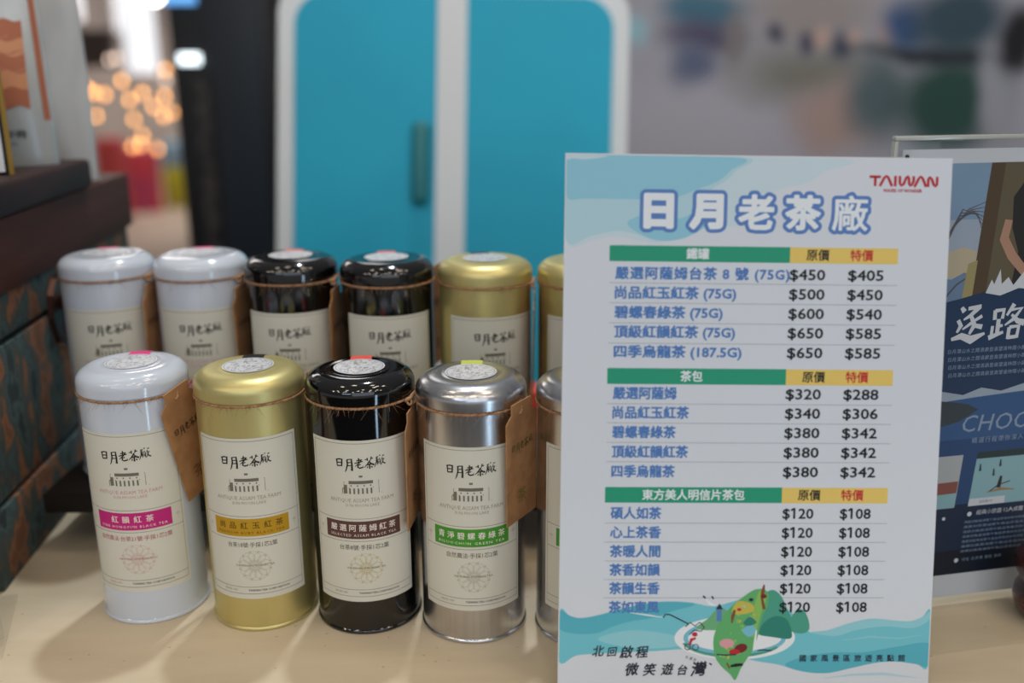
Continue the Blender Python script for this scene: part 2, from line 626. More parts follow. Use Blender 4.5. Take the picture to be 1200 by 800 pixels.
ys = [52, 66, 78, 90, 101]
for i, y in enumerate(ys):
    wband(pr, y - 8, y + 6, 1.5, 1.3, .35, .4, i, i * 1.7, -38, 30, 0 if i % 2 else 1, 0.1 + .01 * i)
    pr.line(wavy(y + 6, 1.3, .4, i * 1.7, -38, 30), 0.5, 1, 0.2)
pr.add([(38 - 4 * t / 12 + (0 if k else 3.8), 34 + 165 * t / 12, 0.12) for t in range(13) for k in (0, 1)], [(2 * t, 2 * t + 1, 2 * t + 3, 2 * t + 2) for t in range(12)], 1)
wband(pr, 107, 205, 0.5, 0.6, .2, .3, 0, 1, -38, -8, 5, 0.06, 8)
for k in range(9):
    pr.ellipse(-4 + random.uniform(-7, 7), 116 + random.uniform(-6, 8), 2.2, 1.4, 2, 0.22 + .01 * k, 10, random.uniform(0, 3))
pr.text('小午時', 14, 24, 3, 0.2, height=6.5, bold=0.01)
pr.text('SINCE', 13, 17, 3, 0.2, size=3.5, ref='dig', res=1)


def pouch_map(u, v, h):
    t = min(1.0, v / 205.0)
    dz = 0.045 * (1 - t) ** 0.8 * (0.75 + 0.25 * math.sin(math.pi * min(1, t * 1.6))) + 0.0012
    c = min(1, (abs(u) / 43.0)) ** (1 / 0.6)
    y = -math.sqrt(max(0, 1 - c * c)) * dz / 2 - 0.0005 + 0.0012 * math.sin(9 * t + u * .09)
    return (u / 1000, y - h / 1000, v / 1000)


pr.build('pouch_print', pouch_map, [mo, mo2, mg, mk, mbl, mol], b)

p2 = pouch('tea_pouch', 0.104, 0.215, 0.055, m_foil2, 0.05)
p2.location = (-0.4215, 0.862, 0.2388)
p2.rotation_euler = (0, 0, 0.12)
tag(p2, 'plain white tea pouch behind the orange printed pouch', 'pouch', 'tea pouches on the chest')

tb = empty('tea_box', (-0.3975, 0.672, 0.2622), 0.36)
tag(tb, 'small white card box with gold edge and green picture at the left photo edge', 'box')
m_gold_edge = mat('gold_card_edge', (150, 116, 40), 0.4, 0.4)
m_blackcard = mat('black_card', (20, 20, 20), 0.5)
m_whitecard = mat('white_card', (224, 224, 226), 0.6)
boxobj('carton', (-0.045, 0.0445, 0.0, 0.022, 0, 0.088), m_blackcard, tb, 0.0006)
boxobj('gold_edge', (0.0445, 0.0475, -0.001, 0.003, 0, 0.088), m_gold_edge, tb)
pr = Print()
pr.rect(-44, 2, 42, 86, 0, 0.2)
pr.rect(-44, 34, 42, 38, 1, 0.3)
for k, (a, c) in enumerate(((30, 52), (22, 60), (36, 64), (28, 44))):
    pr.ellipse(a, c, 7, 6, 2, 0.3 + .02 * k, 16)
pr.build('box_print', lambda u, v, h: (u / 1000, -h / 1000, v / 1000), [m_whitecard, ink('box_navy', (40, 56, 84)), ink('box_green', (44, 120, 76))], tb)

# ------------------------------------------------------------------ riser
m_riser = mat('riser_black', (34, 28, 24), 0.5, col2=(22, 19, 17), scale=(5, 60, 60), detail=4)
rs = empty('display_riser', (0, 0, 0))
tag(rs, 'low black wooden riser lifting the back row of tea tins', 'riser')
boxobj('riser_top', (-0.332, 0.16, 0.622, 0.742, 0.031, 0.0455), m_riser, rs, 0.001)
for x in (-0.272, 0.135):
    boxobj('riser_foot', (x, x + 0.018, 0.64, 0.725, 0.0, 0.031), m_riser, rs)

# ------------------------------------------------------------------ tea tins
RB, RL, HT = 0.0321, 0.0328, 0.1626
TIN_MATS = {
    'white': (mat('white_enamel', (206, 213, 224), 0.16, coat=0.6), (198, 42, 124), 'pink', (232, 70, 140)),
    'gold': (mat('matte_gold', (216, 203, 140), 0.42, 0.78, col2=(211, 198, 134), scale=(60, 60, 20)), (192, 148, 34), 'ochre', (40, 38, 36)),
    'black': (mat('black_enamel', (7, 7, 8), 0.08, spec=0.8), (96, 64, 58), 'brown', (236, 96, 84)),
    'silver': (mat('brushed_tin', (206, 206, 208), 0.26, 1.0, col2=(196, 196, 198), scale=(300, 300, 6)), (74, 150, 50), 'green', (206, 216, 96)),
}
m_cream = mat('label_paper', (217, 214, 200), 0.6, spec=0.3)
m_ink = ink('label_ink', (40, 38, 34))
m_grey = ink('label_grey', (150, 146, 132))
m_lineink = ink('label_line', (120, 114, 98))
m_bandtext = ink('band_text', (240, 232, 220))
m_kraft = mat('kraft_card', (176, 128, 84), 0.75, col2=(158, 112, 72), scale=(80, 80, 80), bump=0.1)
m_twine = mat('jute_twine', (186, 142, 104), 0.8, col2=(150, 108, 74), scale=(300, 300, 300))
m_seal = mat('seal_foil', (226, 228, 232), 0.35, 0.1)
m_sealink = mat('seal_silver_print', (168, 168, 174), 0.3, 0.4)

# brush characters, strokes on a 10 x 10 box (y up), width per stroke
BRUSH = [
    (0.0, [([(1.5, 8.6), (2.2, 7.8), (2.4, 2.2)], [1.3, 1.0, .7]), ([(1.8, 8.2), (4.5, 8.9), (7.4, 8.7), (7.2, 5), (6.9, 2.0)], [.7, .9, 1.3, 1.0, .9]),
           ([(2.6, 5.4), (6.8, 5.7)], [.8, .7]), ([(2.4, 2.3), (6.9, 2.7)], [.9, .8])]),
    (0.0, [([(3.0, 8.8), (3.2, 4.0), (1.8, -1.0), (0.6, -3.2)], [1.0, 1.0, .8, .4]), ([(3.0, 8.6), (7.2, 9.2), (7.6, 3), (7.4, -2.0), (6.2, -1.2)], [.8, 1.1, 1.2, 1.3, .6]),
           ([(3.4, 5.8), (7.0, 6.1)], [.7, .6]), ([(3.2, 2.8), (7.0, 3.1)], [.7, .6])]),
    (0.0, [([(2.2, 7.6), (6.4, 8.4)], [.7, .8]), ([(4.6, 10.2), (4.3, 6.0)], [.9, .7]), ([(0.4, 5.2), (4.5, 6.2), (8.4, 7.0)], [.7, .9, .6]),
           ([(7.4, 8.8), (4.4, 5.0), (0.8, 2.2)], [.8, .8, .4]), ([(6.2, 4.2), (3.8, 3.2)], [.8, .5]), ([(3.8, 4.4), (3.6, 1.4), (5.4, 0.6), (8.2, 1.2), (8.6, 2.6)], [.8, 1.0, 1.0, .9, .4])]),
    (0.0, [([(0.6, 8.2), (8.6, 9.2)], [.6, .7]), ([(3.0, 10.0), (3.2, 7.0)], [.9, .6]), ([(7.0, 10.8), (6.0, 7.4)], [.9, .5]), ([(5.6, 7.4), (3.0, 3.8), (0.0, 1.0)], [.9, .9, .4]),
           ([(4.8, 6.2), (7.0, 4.0), (9.6, 2.8)], [.6, 1.0, 1.4]), ([(3.0, 3.2), (7.4, 3.8)], [.7, .7]), ([(5.2, 4.6), (5.1, -0.6), (4.2, 0.1)], [.9, 1.0, .4]), ([(3.6, 1.8), (2.4, 0.2)], [.8, .5]), ([(6.6, 1.8), (7.8, 0.4)], [.7, .9])]),
    (0.0, [([(5.2, 11.4), (5.8, 10.4)], [.9, .6]), ([(1.8, 9.6), (10.0, 10.4)], [.7, .7]), ([(2.4, 9.6), (2.2, 5), (0.2, 0.4)], [.8, .8, .4]), ([(3.4, 8.4), (3.8, 7.2)], [.5, .5]), ([(5.4, 8.6), (5.2, 7.2)], [.5, .5]),
           ([(3.2, 6.8), (3.2, 2.2)], [.6, .5]), ([(3.2, 6.8), (6.2, 7.0), (6.1, 2.2)], [.5, .6, .6]), ([(4.0, 5.4), (5.4, 5.5), (5.3, 3.6), (4.1, 3.5), (4.0, 5.4)], [.45] * 5),
           ([(8.2, 8.8), (7.4, 6.4)], [.7, .4]), ([(7.2, 6.8), (10.2, 7.2)], [.5, .5]), ([(9.2, 6.8), (8.0, 3.8), (6.4, 1.6)], [.6, .6, .3]), ([(7.6, 5.4), (9.4, 3.2), (11.0, 2.4)], [.5, .8, 1.0])]),
]


def brush(pr, u0, u1, vbase, mi, h, sc=None):
    pitch = (u1 - u0) / 5
    sc = sc or pitch / 9.6
    for i, (_, strokes) in enumerate(BRUSH):
        for j, (pts, ws) in enumerate(strokes):
            pr.line([(u0 + pitch * i + x * sc, vbase + pr.s * y * sc * 1.08) for x, y in pts], [w_ * sc * 1.5 for w_ in ws], mi, h + .002 * j)


def label_print(kind):
    col, cname = TIN_MATS[kind][1], TIN_MATS[kind][2]
    m_band = ink('band_' + cname, col)
    m_small = ink('small_' + cname, {'white': (206, 150, 160), 'gold': (160, 150, 130), 'black': (156, 150, 136), 'silver': (150, 146, 130)}[kind])
    m_desc = ink('desc_' + cname, {'white': (184, 110, 120), 'gold': (120, 112, 94), 'black': (112, 104, 92), 'silver': (126, 122, 104)}[kind])
    m_med = ink('medallion_' + cname, {'white': (212, 188, 178), 'gold': (196, 190, 172), 'black': (202, 192, 150), 'silver': (196, 189, 172)}[kind])
    m_bt = m_bandtext if kind != 'gold' else ink('band_text_dark', (84, 62, 24))
    M = [m_cream, m_ink, m_small, m_lineink, m_band, m_bt, m_desc, m_med, ink('label_soft_ink', (112, 109, 99))]
    p = Print()
    HW = 32.6
    p.rect(-HW, 22.5, HW, 127.2, 0, 0.15, 44, 4)
    for v in (125.3, 30.6, 26.0, 77.6, 63.0):
        p.line([(-HW + 1.8 + (2 * HW - 3.6) * k / 40, v) for k in range(41)], 0.28, 3, 0.20)
    for s in (-1, 1):
        p.line([(s * (HW - 1.8), 26.0), (s * (HW - 1.8), 125.3)], 0.22, 3, 0.21)
    brush(p, -14.9, 14.3, 109.8, 1, 0.22)
    # the old factory
    g = 8
    p.line([(-11.6, 93.6), (12.4, 93.6)], 0.5, g, 0.22)
    p.line([(-9.9, 93.6), (-9.9, 101.2), (-0.5, 105.4), (0.9, 105.4), (10.6, 101.6), (10.6, 93.6)], 0.32, 3, 0.21)
    p.rect(-0.8, 104.3, 1.2, 105.2, g, 0.23)
    p.rect(-7.0, 100.1, 7.2, 102.1, 3, 0.22, 6)
    for k in range(15):
        p.rect(-6.8 + k * 0.95, 100.4, -6.3 + k * 0.95, 101.9, g, 0.23)
    p.line([(-7, 97.6), (7.4, 97.6)], 0.6, g, 0.22)
    for k in range(4):
        p.ellipse(-5.6 + k * 3.8, 99.0, 0.45, 0.55, g, 0.23, 10)
    for k in range(6):
        p.rect(-6.9 + k * 2.5, 93.8, -5.9 + k * 2.5, 97.4, 3 if k % 5 else g, 0.225)
    p.rect(-9.8, 94, -8.0, 99.5, 3, 0.22)
    for k in range(3):
        p.line([(-10.8 + k * .9, 94), (-11 + k * .9, 96.5 + k), (-10.4 + k * .8, 97.6 + k)], 0.45, 3, 0.235 + .003 * k)
    p.text('ANTIQUE ASSAM TEA FARM', 0, 89.6, 2, 0.22, size=3.5, width=39, ref='dig', res=1)
    p.text('SUN MOON LAKE', 0.5, 86.4, 2, 0.22, size=2.7, width=20, ref='dig', res=1)
    # coloured name band
    p.rect(-23.6, 64.6, 23.6, 76.0, 4, 0.20, 30)
    zh, en, ds, md, ps = {
        'white': ('紅韻紅茶', 'FINE HONGYUN BLACK TEA', '自然農法·台茶21號·手採1芯2葉', 'NATURAL FARMING FIELD', 21),
        'gold': ('尚品紅玉紅茶', 'PREMIUM RUBY BLACK TEA', '台茶18號·手採1芯2葉', 'SUN MOON LAKE RUBY TEA', 35),
        'black': ('嚴選阿薩姆紅茶', 'SELECTED ASSAM BLACK TEA', '台茶8號·手採1芯2葉', 'SUN MOON LAKE ASSAM TEA', 36),
        'silver': ('青淨碧螺春綠茶', 'BILUOCHUN GREEN TEA', '自然農法·手採1芯2葉', 'NATURAL FARMING TEA', 37)}[kind]
    n = len(zh)
    for i, ch in enumerate(zh):
        x = (i - (n - 1) / 2) * (ps / (n - 1 if n > 1 else 1))
        p.text(ch, x, 71.6, 5, 0.23, height=4.2, bold=0.010)
    p.text(en, 0, 66.9, 5, 0.23, size=2.3, width=41, ref='dig', res=1, spacing=1.3)
    for s in (-1, 1):
        for k in range(5):
            a = math.pi / 2 + (k - 2) * 0.55
            p.line([(s * 27.6, 69.4), (s * 27.6 + 1.7 * math.cos(a), 69.4 + 2.0 * math.sin(a))], [.2, .55], 7, 0.21 + .004 * k)
        p.line([(s * 27.6, 69.6), (s * 27.6, 66.8)], 0.3, 7, 0.215)
    p.text(ds, 0.3, 58.9, 6, 0.22, height=3.2, width={'white': 45, 'gold': 30, 'black': 30, 'silver': 31}[kind], bold=0.008)
    # pale tea-flower medallion
    cx, cy = 1.0, 45.0
    for k in range(12):
        a = k * math.pi / 6
        p.ring(cx + 6.2 * math.cos(a), cy + 6.2 * math.sin(a), 3.7, 3.7, 0.32, 7, 0.2 + .002 * k, 18)
        p.ellipse(cx + 9.4 * math.cos(a + .26), cy + 9.4 * math.sin(a + .26), 1.0, 0.6, 7, 0.23 + .002 * k, 10, a)
        p.ring(cx + 2.6 * math.cos(a), cy + 2.6 * math.sin(a), 1.7, 1.7, 0.22, 7, 0.22 + .001 * k, 12)
    p.text(md, cx, 45.3, 6, 0.27, size=1.9, width=23, ref='dig', res=1)
    p.text('SINCE 1959', -15.5, 28.4, 6, 0.22, size=1.9, width=9, ref='dig', res=1)
    p.text('TAIWAN TEA CORPORATION', 8.5, 28.4, 1, 0.22, size=1.9, width=25, ref='dig', res=1, bold=0.012)

    def fn(u, v, h):
        r = RB * 1000 + h
        a = u / (RB * 1000)
        return (r * math.sin(a) / 1000, -r * math.cos(a) / 1000, v / 1000)
    return p, fn, M


def seal_print():
    p = Print()
    p.ellipse(0, 0, 15.3, 15.3, 0, 0.25, 48)
    p.ring(0, 0, 14.4, 14.4, 0.5, 1, 0.28, 48)
    rr = random.Random(3)
    for k in range(120):
        a, r = rr.uniform(0, 6.28), 13.2 * math.sqrt(rr.uniform(0.02, 1))
        b_ = rr.uniform(0, 3.14)
        L = rr.uniform(.6, 1.6)
        x, y = r * math.cos(a), r * math.sin(a)
        p.line([(x - L * math.cos(b_), y - L * math.sin(b_)), (x + .4, y + .3), (x + L * math.cos(b_), y + L * math.sin(b_))], .5, 1, 0.28 + .0004 * k)
    return p


def twine_mesh():
    bm = bmesh.new()
    n = 220
    for s in (0, 1):
        pts = []
        for k in range(n):
            t = 2 * math.pi * k / n
            tw = 46 * t + s * math.pi
            r = RB + 0.0006 + 0.0003 * math.cos(tw)
            pts.append((r * math.cos(t), r * math.sin(t), 0.1468 + 0.00045 * math.sin(tw)))
        tube(bm, pts, 0.00050, 5, True)
    rr = random.Random(5)
    for k in range(26):
        t = rr.uniform(1.22 * math.pi, 1.72 * math.pi)
        r = RB + 0.0010
        p0 = Vector((r * math.cos(t), r * math.sin(t), 0.1466))
        L = rr.uniform(.002, .009)
        d = Vector((math.cos(t) * rr.uniform(.1, .9) + rr.uniform(-.6, .6), math.sin(t) * rr.uniform(.1, .9), rr.uniform(-1.2, .35))).normalized()
        tube(bm, [p0, p0 + d * L * .5 + Vector((0, 0, -.0003)), p0 + d * L + Vector((0, 0, -.001))], [.00009, .00007, .00004], 3)
    return bm


TAGW, TAGH = 0.031, 0.069


def tag_mesh():
    """kraft tag hanging from its top edge at the origin, facing -Y"""
    bm = bmesh.new()
    w2 = TAGW / 2
    out = [(-w2, -TAGH), (w2, -TAGH), (w2, -0.0050), (w2 - 0.0055, -0.0005), (w2 - 0.0055, 0.0055), (-w2 + 0.0055, 0.0055), (-w2 + 0.0055, -0.0005), (-w2, -0.0050)]
    fr = [bm.verts.new((x, -0.0004, z)) for x, z in out]
    bk = [bm.verts.new((x, 0.0004, z)) for x, z in out]
    bm.faces.new(fr)
    bm.faces.new(bk[::-1])
    for k in range(len(out)):
        k2 = (k + 1) % len(out)
        bm.faces.new((fr[k], bk[k], bk[k2], fr[k2]))
    return bm


def lid_profile():
    pr_ = [(RL - 0.0008, 0.1480), (RL, 0.1483), (RL, 0.1530)]
    for k in range(1, 13):
        a = math.pi / 2 * k / 12
        pr_.append((0.0222 + (RL - 0.0222) * math.cos(a), 0.1530 + 0.0086 * math.sin(a)))
    pr_ += [(0.0195, 0.1618), (0.0180, 0.1615), (0.0168, 0.1616), (0.0150, 0.1619), (0.0, 0.1621)]
    return pr_


def cname_of(kind):
    return TIN_MATS[kind][2]


def make_tin(kind):
    m_tin = TIN_MATS[kind][0]
    root = empty('tea_tin')
    bm = bmesh.new()
    lathe(bm, [(0, 0.0012), (RB - 0.001, 0.0012), (RB, 0.002), (RB, 0.075), (RB, 0.1488), (RB - 0.001, 0.1492), (0, 0.1492)], 112)
    bm_obj('body', bm, m_tin, root, True, 0.7)
    bm = bmesh.new()
    prof = [(RB - 0.0012, 0.0)] + [(RB + 0.0001 + 0.0008 * math.sin(math.pi * k / 8), 0.0028 * k / 8) for k in range(9)]
    lathe(bm, prof, 112)
    bm_obj('base_rim', bm, m_tin, root, True, 1.2)
    bm = bmesh.new()
    lathe(bm, lid_profile(), 112)
    lid = bm_obj('lid', bm, m_tin, root, True, 0.9)
    p, fn, M = label_print(kind)
    p.build('label', fn, M, root)
    se = seal_print().build('seal_sticker', lambda u, v, h: (u / 1000, v / 1000, HT - 0.0006 + h / 1000), [m_seal, m_sealink], root)
    # coloured strip folded over the far edge of the lid
    bm = bmesh.new()
    prev = None
    lp = lid_profile()[::-1]
    path = [(r, z) for r, z in lp if 0.0135 < r]
    for r, z in path:
        row = [bm.verts.new((x, math.sqrt(max(0, (r + .0002) ** 2 - x * x)), z + 0.00025)) for x in (-0.0065, 0, 0.0065)]
        if prev:
            for k in range(2):
                bm.faces.new((prev[k], prev[k + 1], row[k + 1], row[k]))
        prev = row
    bm_obj('seal_strip', bm, ink('strip_' + TIN_MATS[kind][2], TIN_MATS[kind][3], 0.4), root, True)
    tw = bm_obj('twine', twine_mesh(), m_twine, root, True)
    # knot and loop where the tag hangs
    holder = empty('hang_tag', (0, 0, 0))
    holder.parent = root
    t = bm_obj('tag_card', tag_mesh(), m_kraft, holder)
    t.location = (0, -(RB + 0.0030), 0.1455)
    pr_ = Print()
    brush(pr_, -11, 11, -24, 0, 0.5)
    pq_ = Print()
    pq_.text('茶', 0, -54, 0, 0.5, height=9)
    dk = {'white': (58, 42, 26), 'gold': (58, 42, 26), 'black': (58, 42, 26), 'silver': (84, 84, 40)}[kind]
    pl = {'white': (110, 78, 46), 'gold': (110, 78, 46), 'black': (110, 78, 46), 'silver': (118, 108, 44)}[kind]
    for nm, q_, c_ in (('tag_lettering', pr_, dk), ('tag_emblem', pq_, pl)):
        q_.build(nm, lambda u, v, h: (u / 1000, -h / 1000, v / 1000), [ink('%s_%s' % (nm, cname_of(kind)), c_)], holder).location = (0, -(RB + 0.0030), 0.1455)
    bm = bmesh.new()
    pts = [(0.0012 * math.sin(a) - .001, -(RB + 0.0014 + 0.0014 * (1 - math.cos(a))), 0.1466 - 0.0016 * (1 - math.cos(a)) * .7 + .0010 * math.sin(a)) for a in [k * 2 * math.pi / 16 for k in range(16)]]
    tube(bm, pts, 0.0008, 6, True)
    tube(bm, [(-0.004, -(RB + .0016), 0.1466), (0.0, -(RB + .003), 0.1474), (0.004, -(RB + .0016), 0.1478), (0.008, -(RB + .0012), 0.149)], [.0009, .0013, .0011, .0006], 6)
    bm_obj('knot', bm, m_twine, holder, True)
    return root


def dup(root):
    r = root.copy()
    COL.objects.link(r)
    for ch in list(root.children):
        c = ch.copy()
        COL.objects.link(c)
        c.parent = r
        for g in ch.children:
            d = g.copy()
            COL.objects.link(d)
            d.parent = c
    return r


PROTO = {}
HB = 0.0455


def put_tin(kind, x, y, z, az, tagaz, swing, label, group, twist=0, roff=0.0):
    """az: azimuth the label faces (0 = straight to -Y, + towards +X); tagaz: azimuth of the hanging tag"""
    if kind not in PROTO:
        r = PROTO[kind] = make_tin(kind)
    else:
        r = dup(PROTO[kind])
    r.location = (x, y, z)
    r.rotation_euler = (0, 0, math.radians(az))
    for ch in r.children:
        if ch.name.startswith('hang_tag'):
            ch.rotation_euler = (0, 0, math.radians(tagaz - az))
            for g in ch.children:
                if not g.name.startswith('knot'):
                    g.rotation_euler = (Matrix.Rotation(math.radians(twist), 3, 'Z') @ Matrix.Rotation(math.radians(swing), 3, 'Y') @ Matrix.Rotation(math.radians(1), 3, 'X')).to_euler()
                    g.location.y = -(RB + 0.0034 + roff)
                    g.location.z = 0.1455 - (0.009 if twist > 0 else 0)
    tag(r, label, 'tea tin', group)
    return r


FR, BK = 'tea tins in the front row', 'tea tins in the back row on the riser'
put_tin('white', -0.2332, 0.5616, 0, 4.5, 64, -14, 'white tea tin with magenta label band in front of the others', FR)
put_tin('gold', -0.1594, 0.5534, 0, 4.5, 130, 0, 'matte gold tea tin with ochre label band in the front row', FR, -56, .008)
put_tin('black', -0.0917, 0.5498, 0, 5, 64.5, -3, 'glossy black tea tin with brown label band in the front row', FR, 16, .0002)
put_tin('silver', -0.0243, 0.5392, 0, 0.5, 56, -2, 'brushed silver tea tin with green label band and kraft tag in full view', FR)
put_tin('silver', 0.0468, 0.5335, 0, 1, 130, 0, 'silver tea tin half hidden by the white price card', FR, -56, .008)
put_tin('white', -0.2918, 0.6803, HB, 17, 73.0, 0, 'white tea tin on the riser nearest the weathered chest', BK, 16.6, -.0004)
put_tin('white', -0.2239, 0.6807, HB, 9, 64, -5, 'white tea tin on the riser between another white tin and a black tin', BK, 16, .0002)
put_tin('black', -0.1563, 0.6690, HB, 4.6, 67, -2, 'black tea tin on the riser beside the white tins', BK, 16, .0005)
put_tin('black', -0.0875, 0.6608, HB, 7.5, 130, 0, 'black tea tin on the riser beside the gold tins', BK, -56, .008)
put_tin('gold', -0.0186, 0.6561, HB, 13, 71, 0, 'gold tea tin on the riser beside the black tins, its lid in full view', BK, 16, .0006)
put_tin('gold', 0.0506, 0.6525, HB, 4, 130, 0, 'gold tea tin on the riser half hidden by the price card', BK, -56, .008)

# small red box standing on the counter behind the riser
rb_ = empty('red_box', (0.024, 0.83, 0))
tag(rb_, 'small red box seen in the gap between the two silver tins', 'box')
boxobj('carton', (-0.022, 0.022, -0.014, 0.014, 0, 0.046), mat('red_carton', (206, 64, 54), 0.5), rb_, 0.001)
boxobj('box_lid', (-0.0226, 0.0226, -0.0146, 0.0146, 0.040, 0.054), mat('red_carton_lid', (220, 78, 66), 0.5), rb_, 0.001)

# ------------------------------------------------------------------ price card (A4 board on an easel strut)
m_card = mat('price_card_white', (216, 222, 231), 0.5, spec=0.35)
C = {}
for n, c in dict(green=(42, 156, 122), yellow=(232, 202, 108), blue=(84, 128, 192), outline=(92, 132, 196), white=(232, 238, 244), black=(32, 32, 36), red=(196, 40, 48),
                 line=(160, 163, 168), cy1=(146, 202, 222), cy2=(180, 214, 226), cy3=(202, 221, 230), w1=(116, 198, 214), w2=(88, 180, 200), w3=(146, 208, 220), isl=(98, 176, 112),
                 isl2=(140, 190, 96), isl3=(196, 186, 84), mt=(76, 160, 138), mt2=(48, 132, 118), mt3=(110, 176, 128), pink=(220, 160, 168), ink=(40, 46, 60), brown=(130, 80, 52),
                 lake=(120, 190, 214), darkred=(120, 40, 44), tred=(190, 44, 56)).items():
    C[n] = ink('card_' + n, c, 0.5)
CN = ['sheet'] + list(C)
CM = [m_card] + [C[n] for n in CN[1:]]
K = {n: i for i, n in enumerate(CN)}

card = empty('price_card', (0.1338, 0.5239, 0.2883))
X_, Y_, Z_, yaw, tilt, roll = 0.1318, 0.5160, 0.2890, 0.032, 0.1967, -0.0198
ex = Vector((math.cos(yaw), math.sin(yaw), 0))
nb = Vector((-math.sin(yaw), math.cos(yaw), 0))
ey = Vector((0, 0, 1)) * math.cos(tilt) + nb * math.sin(tilt)
exx = ex * math.cos(roll) + ey * math.sin(roll)
eyy = -ex * math.sin(roll) + ey * math.cos(roll)
nn = exx.cross(eyy)
card.matrix_world = Matrix(((exx.x, eyy.x, nn.x, X_), (exx.y, eyy.y, nn.y, Y_), (exx.z, eyy.z, nn.z, Z_), (0, 0, 0, 1)))
tag(card, 'white standing price card with green and yellow table headings in front of the tins', 'sign')
CL = 297.0
KS = 0.985


def card_map(u, v, h):
    return ((u - 105) * KS / 1000, -v * KS / 1000, (0.4 + h) / 1000)


boxobj('board', (-0.105 * KS, 0.105 * KS, -CL * KS / 1000, 0, -0.0012, 0.0004), mat('card_stock', (222, 224, 228), 0.55), card)
P = Print(vdown=True)
P.rect(0.4, 0.4, 209.6, CL - .4, 0, 0.05)
# watercolour waves across the top
P.spoly([(1, 1), (148, 1), (140, 8), (131, 14), (118, 17), (108, 22), (100, 30), (92, 38), (80, 36), (66, 42), (52, 47), (40, 46), (28, 44), (16, 46), (1, 47)], K['cy3'], 0.08)
P.spoly([(1, 1), (95, 1), (92, 8), (86, 14), (79, 18), (73, 26), (66, 36), (60, 44), (50, 46), (40, 43), (28, 41), (14, 44), (1, 46)], K['cy2'], 0.10)
P.spoly([(1, 1), (92, 1), (89, 8), (82, 14), (72, 18), (62, 22), (50, 24), (36, 24), (22, 24), (10, 24), (1, 23)], K['cy1'], 0.12)
P.spoly([(34, 36), (48, 31), (62, 34), (72, 30), (78, 36), (66, 44), (52, 46), (40, 42)], K['cy1'], 0.13)
P.spoly([(2, 1.2), (22, 1.2), (18, 2.4), (10, 3.2), (4, 2.8), (1.5, 3.6)], K['cy3'], 0.14)
# title
for ch, u, wd, ft in (('日', 50.7, 16.6, .062), ('月', 76.6, 18.6, .058), ('老', 103.6, 19.6, .038), ('茶', 129.2, 19.6, .038), ('廠', 155.0, 19.6, .018)):
    s_em = 19.2 / (fat_glyphs(ch, ft, 1.0, .012)[2][3] - fat_glyphs(ch, ft, 1.0, .012)[2][2])
    P.text(ch, u, 30.1, K['outline'], 0.16, bbox=(wd + 3.9, 19.2 + 3.9), fat=ft + 1.95 / s_em, cell=0.012)
    P.text(ch, u, 30.1, K['white'], 0.22, bbox=(wd, 19.2), fat=ft, cell=0.012)
# emblem top right: drawn letter strokes
T0, T1 = 9.6, 15.0


def st(pts, wd=1.45):
    P.line(pts, wd, K['tred'], 0.16)


st([(164.8, 10.3), (171.0, 10.3)])
st([(168.0, 10.0), (168.0, 15.3)])
st([(170.6, 15.3), (173.0, 10.6), (174.0, 9.9), (175.0, 10.6), (177.3, 15.3)])
st([(179.0, 9.7), (179.0, 15.3)])
st([(181.4, 9.7), (181.5, 13.6), (182.3, 14.8), (183.5, 14.2), (184.9, 10.7), (185.9, 9.9), (186.4, 10.9), (186.6, 13.8), (187.2, 14.8), (188.2, 14.2), (189.0, 12.4), (189.0, 9.7)])
st([(189.6, 15.5), (191.9, 10.8), (192.9, 10.0), (193.9, 10.8), (195.9, 15.4)])
st([(197.0, 15.4), (197.1, 11.2), (197.8, 10.2), (198.8, 11.0), (200.3, 14.4), (201.2, 15.0), (201.9, 14.2), (201.9, 9.9)])
P.text('WAVES OF WONDER', 183.2, 17.6, K['tred'], 0.16, size=2.5, width=21.5, ref='dig', bold=0.03, res=1)


def header(v0, v1, name, nu, nw, tcol='white'):
    P.rect(24.6, v0, 122.9, v1, K['green'], 0.15)
    P.rect(122.9, v0 + .1, 182.2, v1 + .1, K['yellow'], 0.15)
    vc = (v0 + v1) / 2
    P.text(name, nu, vc, K[tcol], 0.18, height=5.6, width=nw, fat=0.020)
    P.text('原價', 138.2, vc, K['black'], 0.18, height=5.7, width=12.6, fat=0.018)
    P.text('特價', 162.3, vc, K['red'], 0.18, height=5.7, width=12.6, fat=0.018)


def row(vc, name, wd, a, b_, spacing=1.0, ua=132.8, ub=164.9, pw=19.6):
    P.text(name, 27.8, vc, K['blue'], 0.18, height=6.3, width=wd, fat=0.030, align='L', spacing=spacing)
    P.text(a, ua, vc, K['black'], 0.20, height=5.6, width=pw, fat=0.018, ref='dig')
    P.text(b_, ub, vc, K['black'], 0.20, height=5.6, width=pw, fat=0.018, ref='dig')
    for uc, tx in ((ua, a), (ub, b_)):
        if tx[1] == '1':  # the figure one has a flag
            g0, g1 = fat_glyphs(tx, 0.018)[2], fat_glyphs('$1', 0.018)[2]
            xr = uc - pw / 2 + (g1[1] - g0[0]) / (g0[1] - g0[0]) * pw
            P.line([(xr - .2, vc - 2.95), (xr - 1.0, vc - 2.75), (xr - 2.5, vc - 1.75)], [.7, 1.1, 1.0], K['black'], 0.215)


def rule(v):
    P.rect(24.8, v - .14, 182.4, v + .14, K['line'], 0.14)


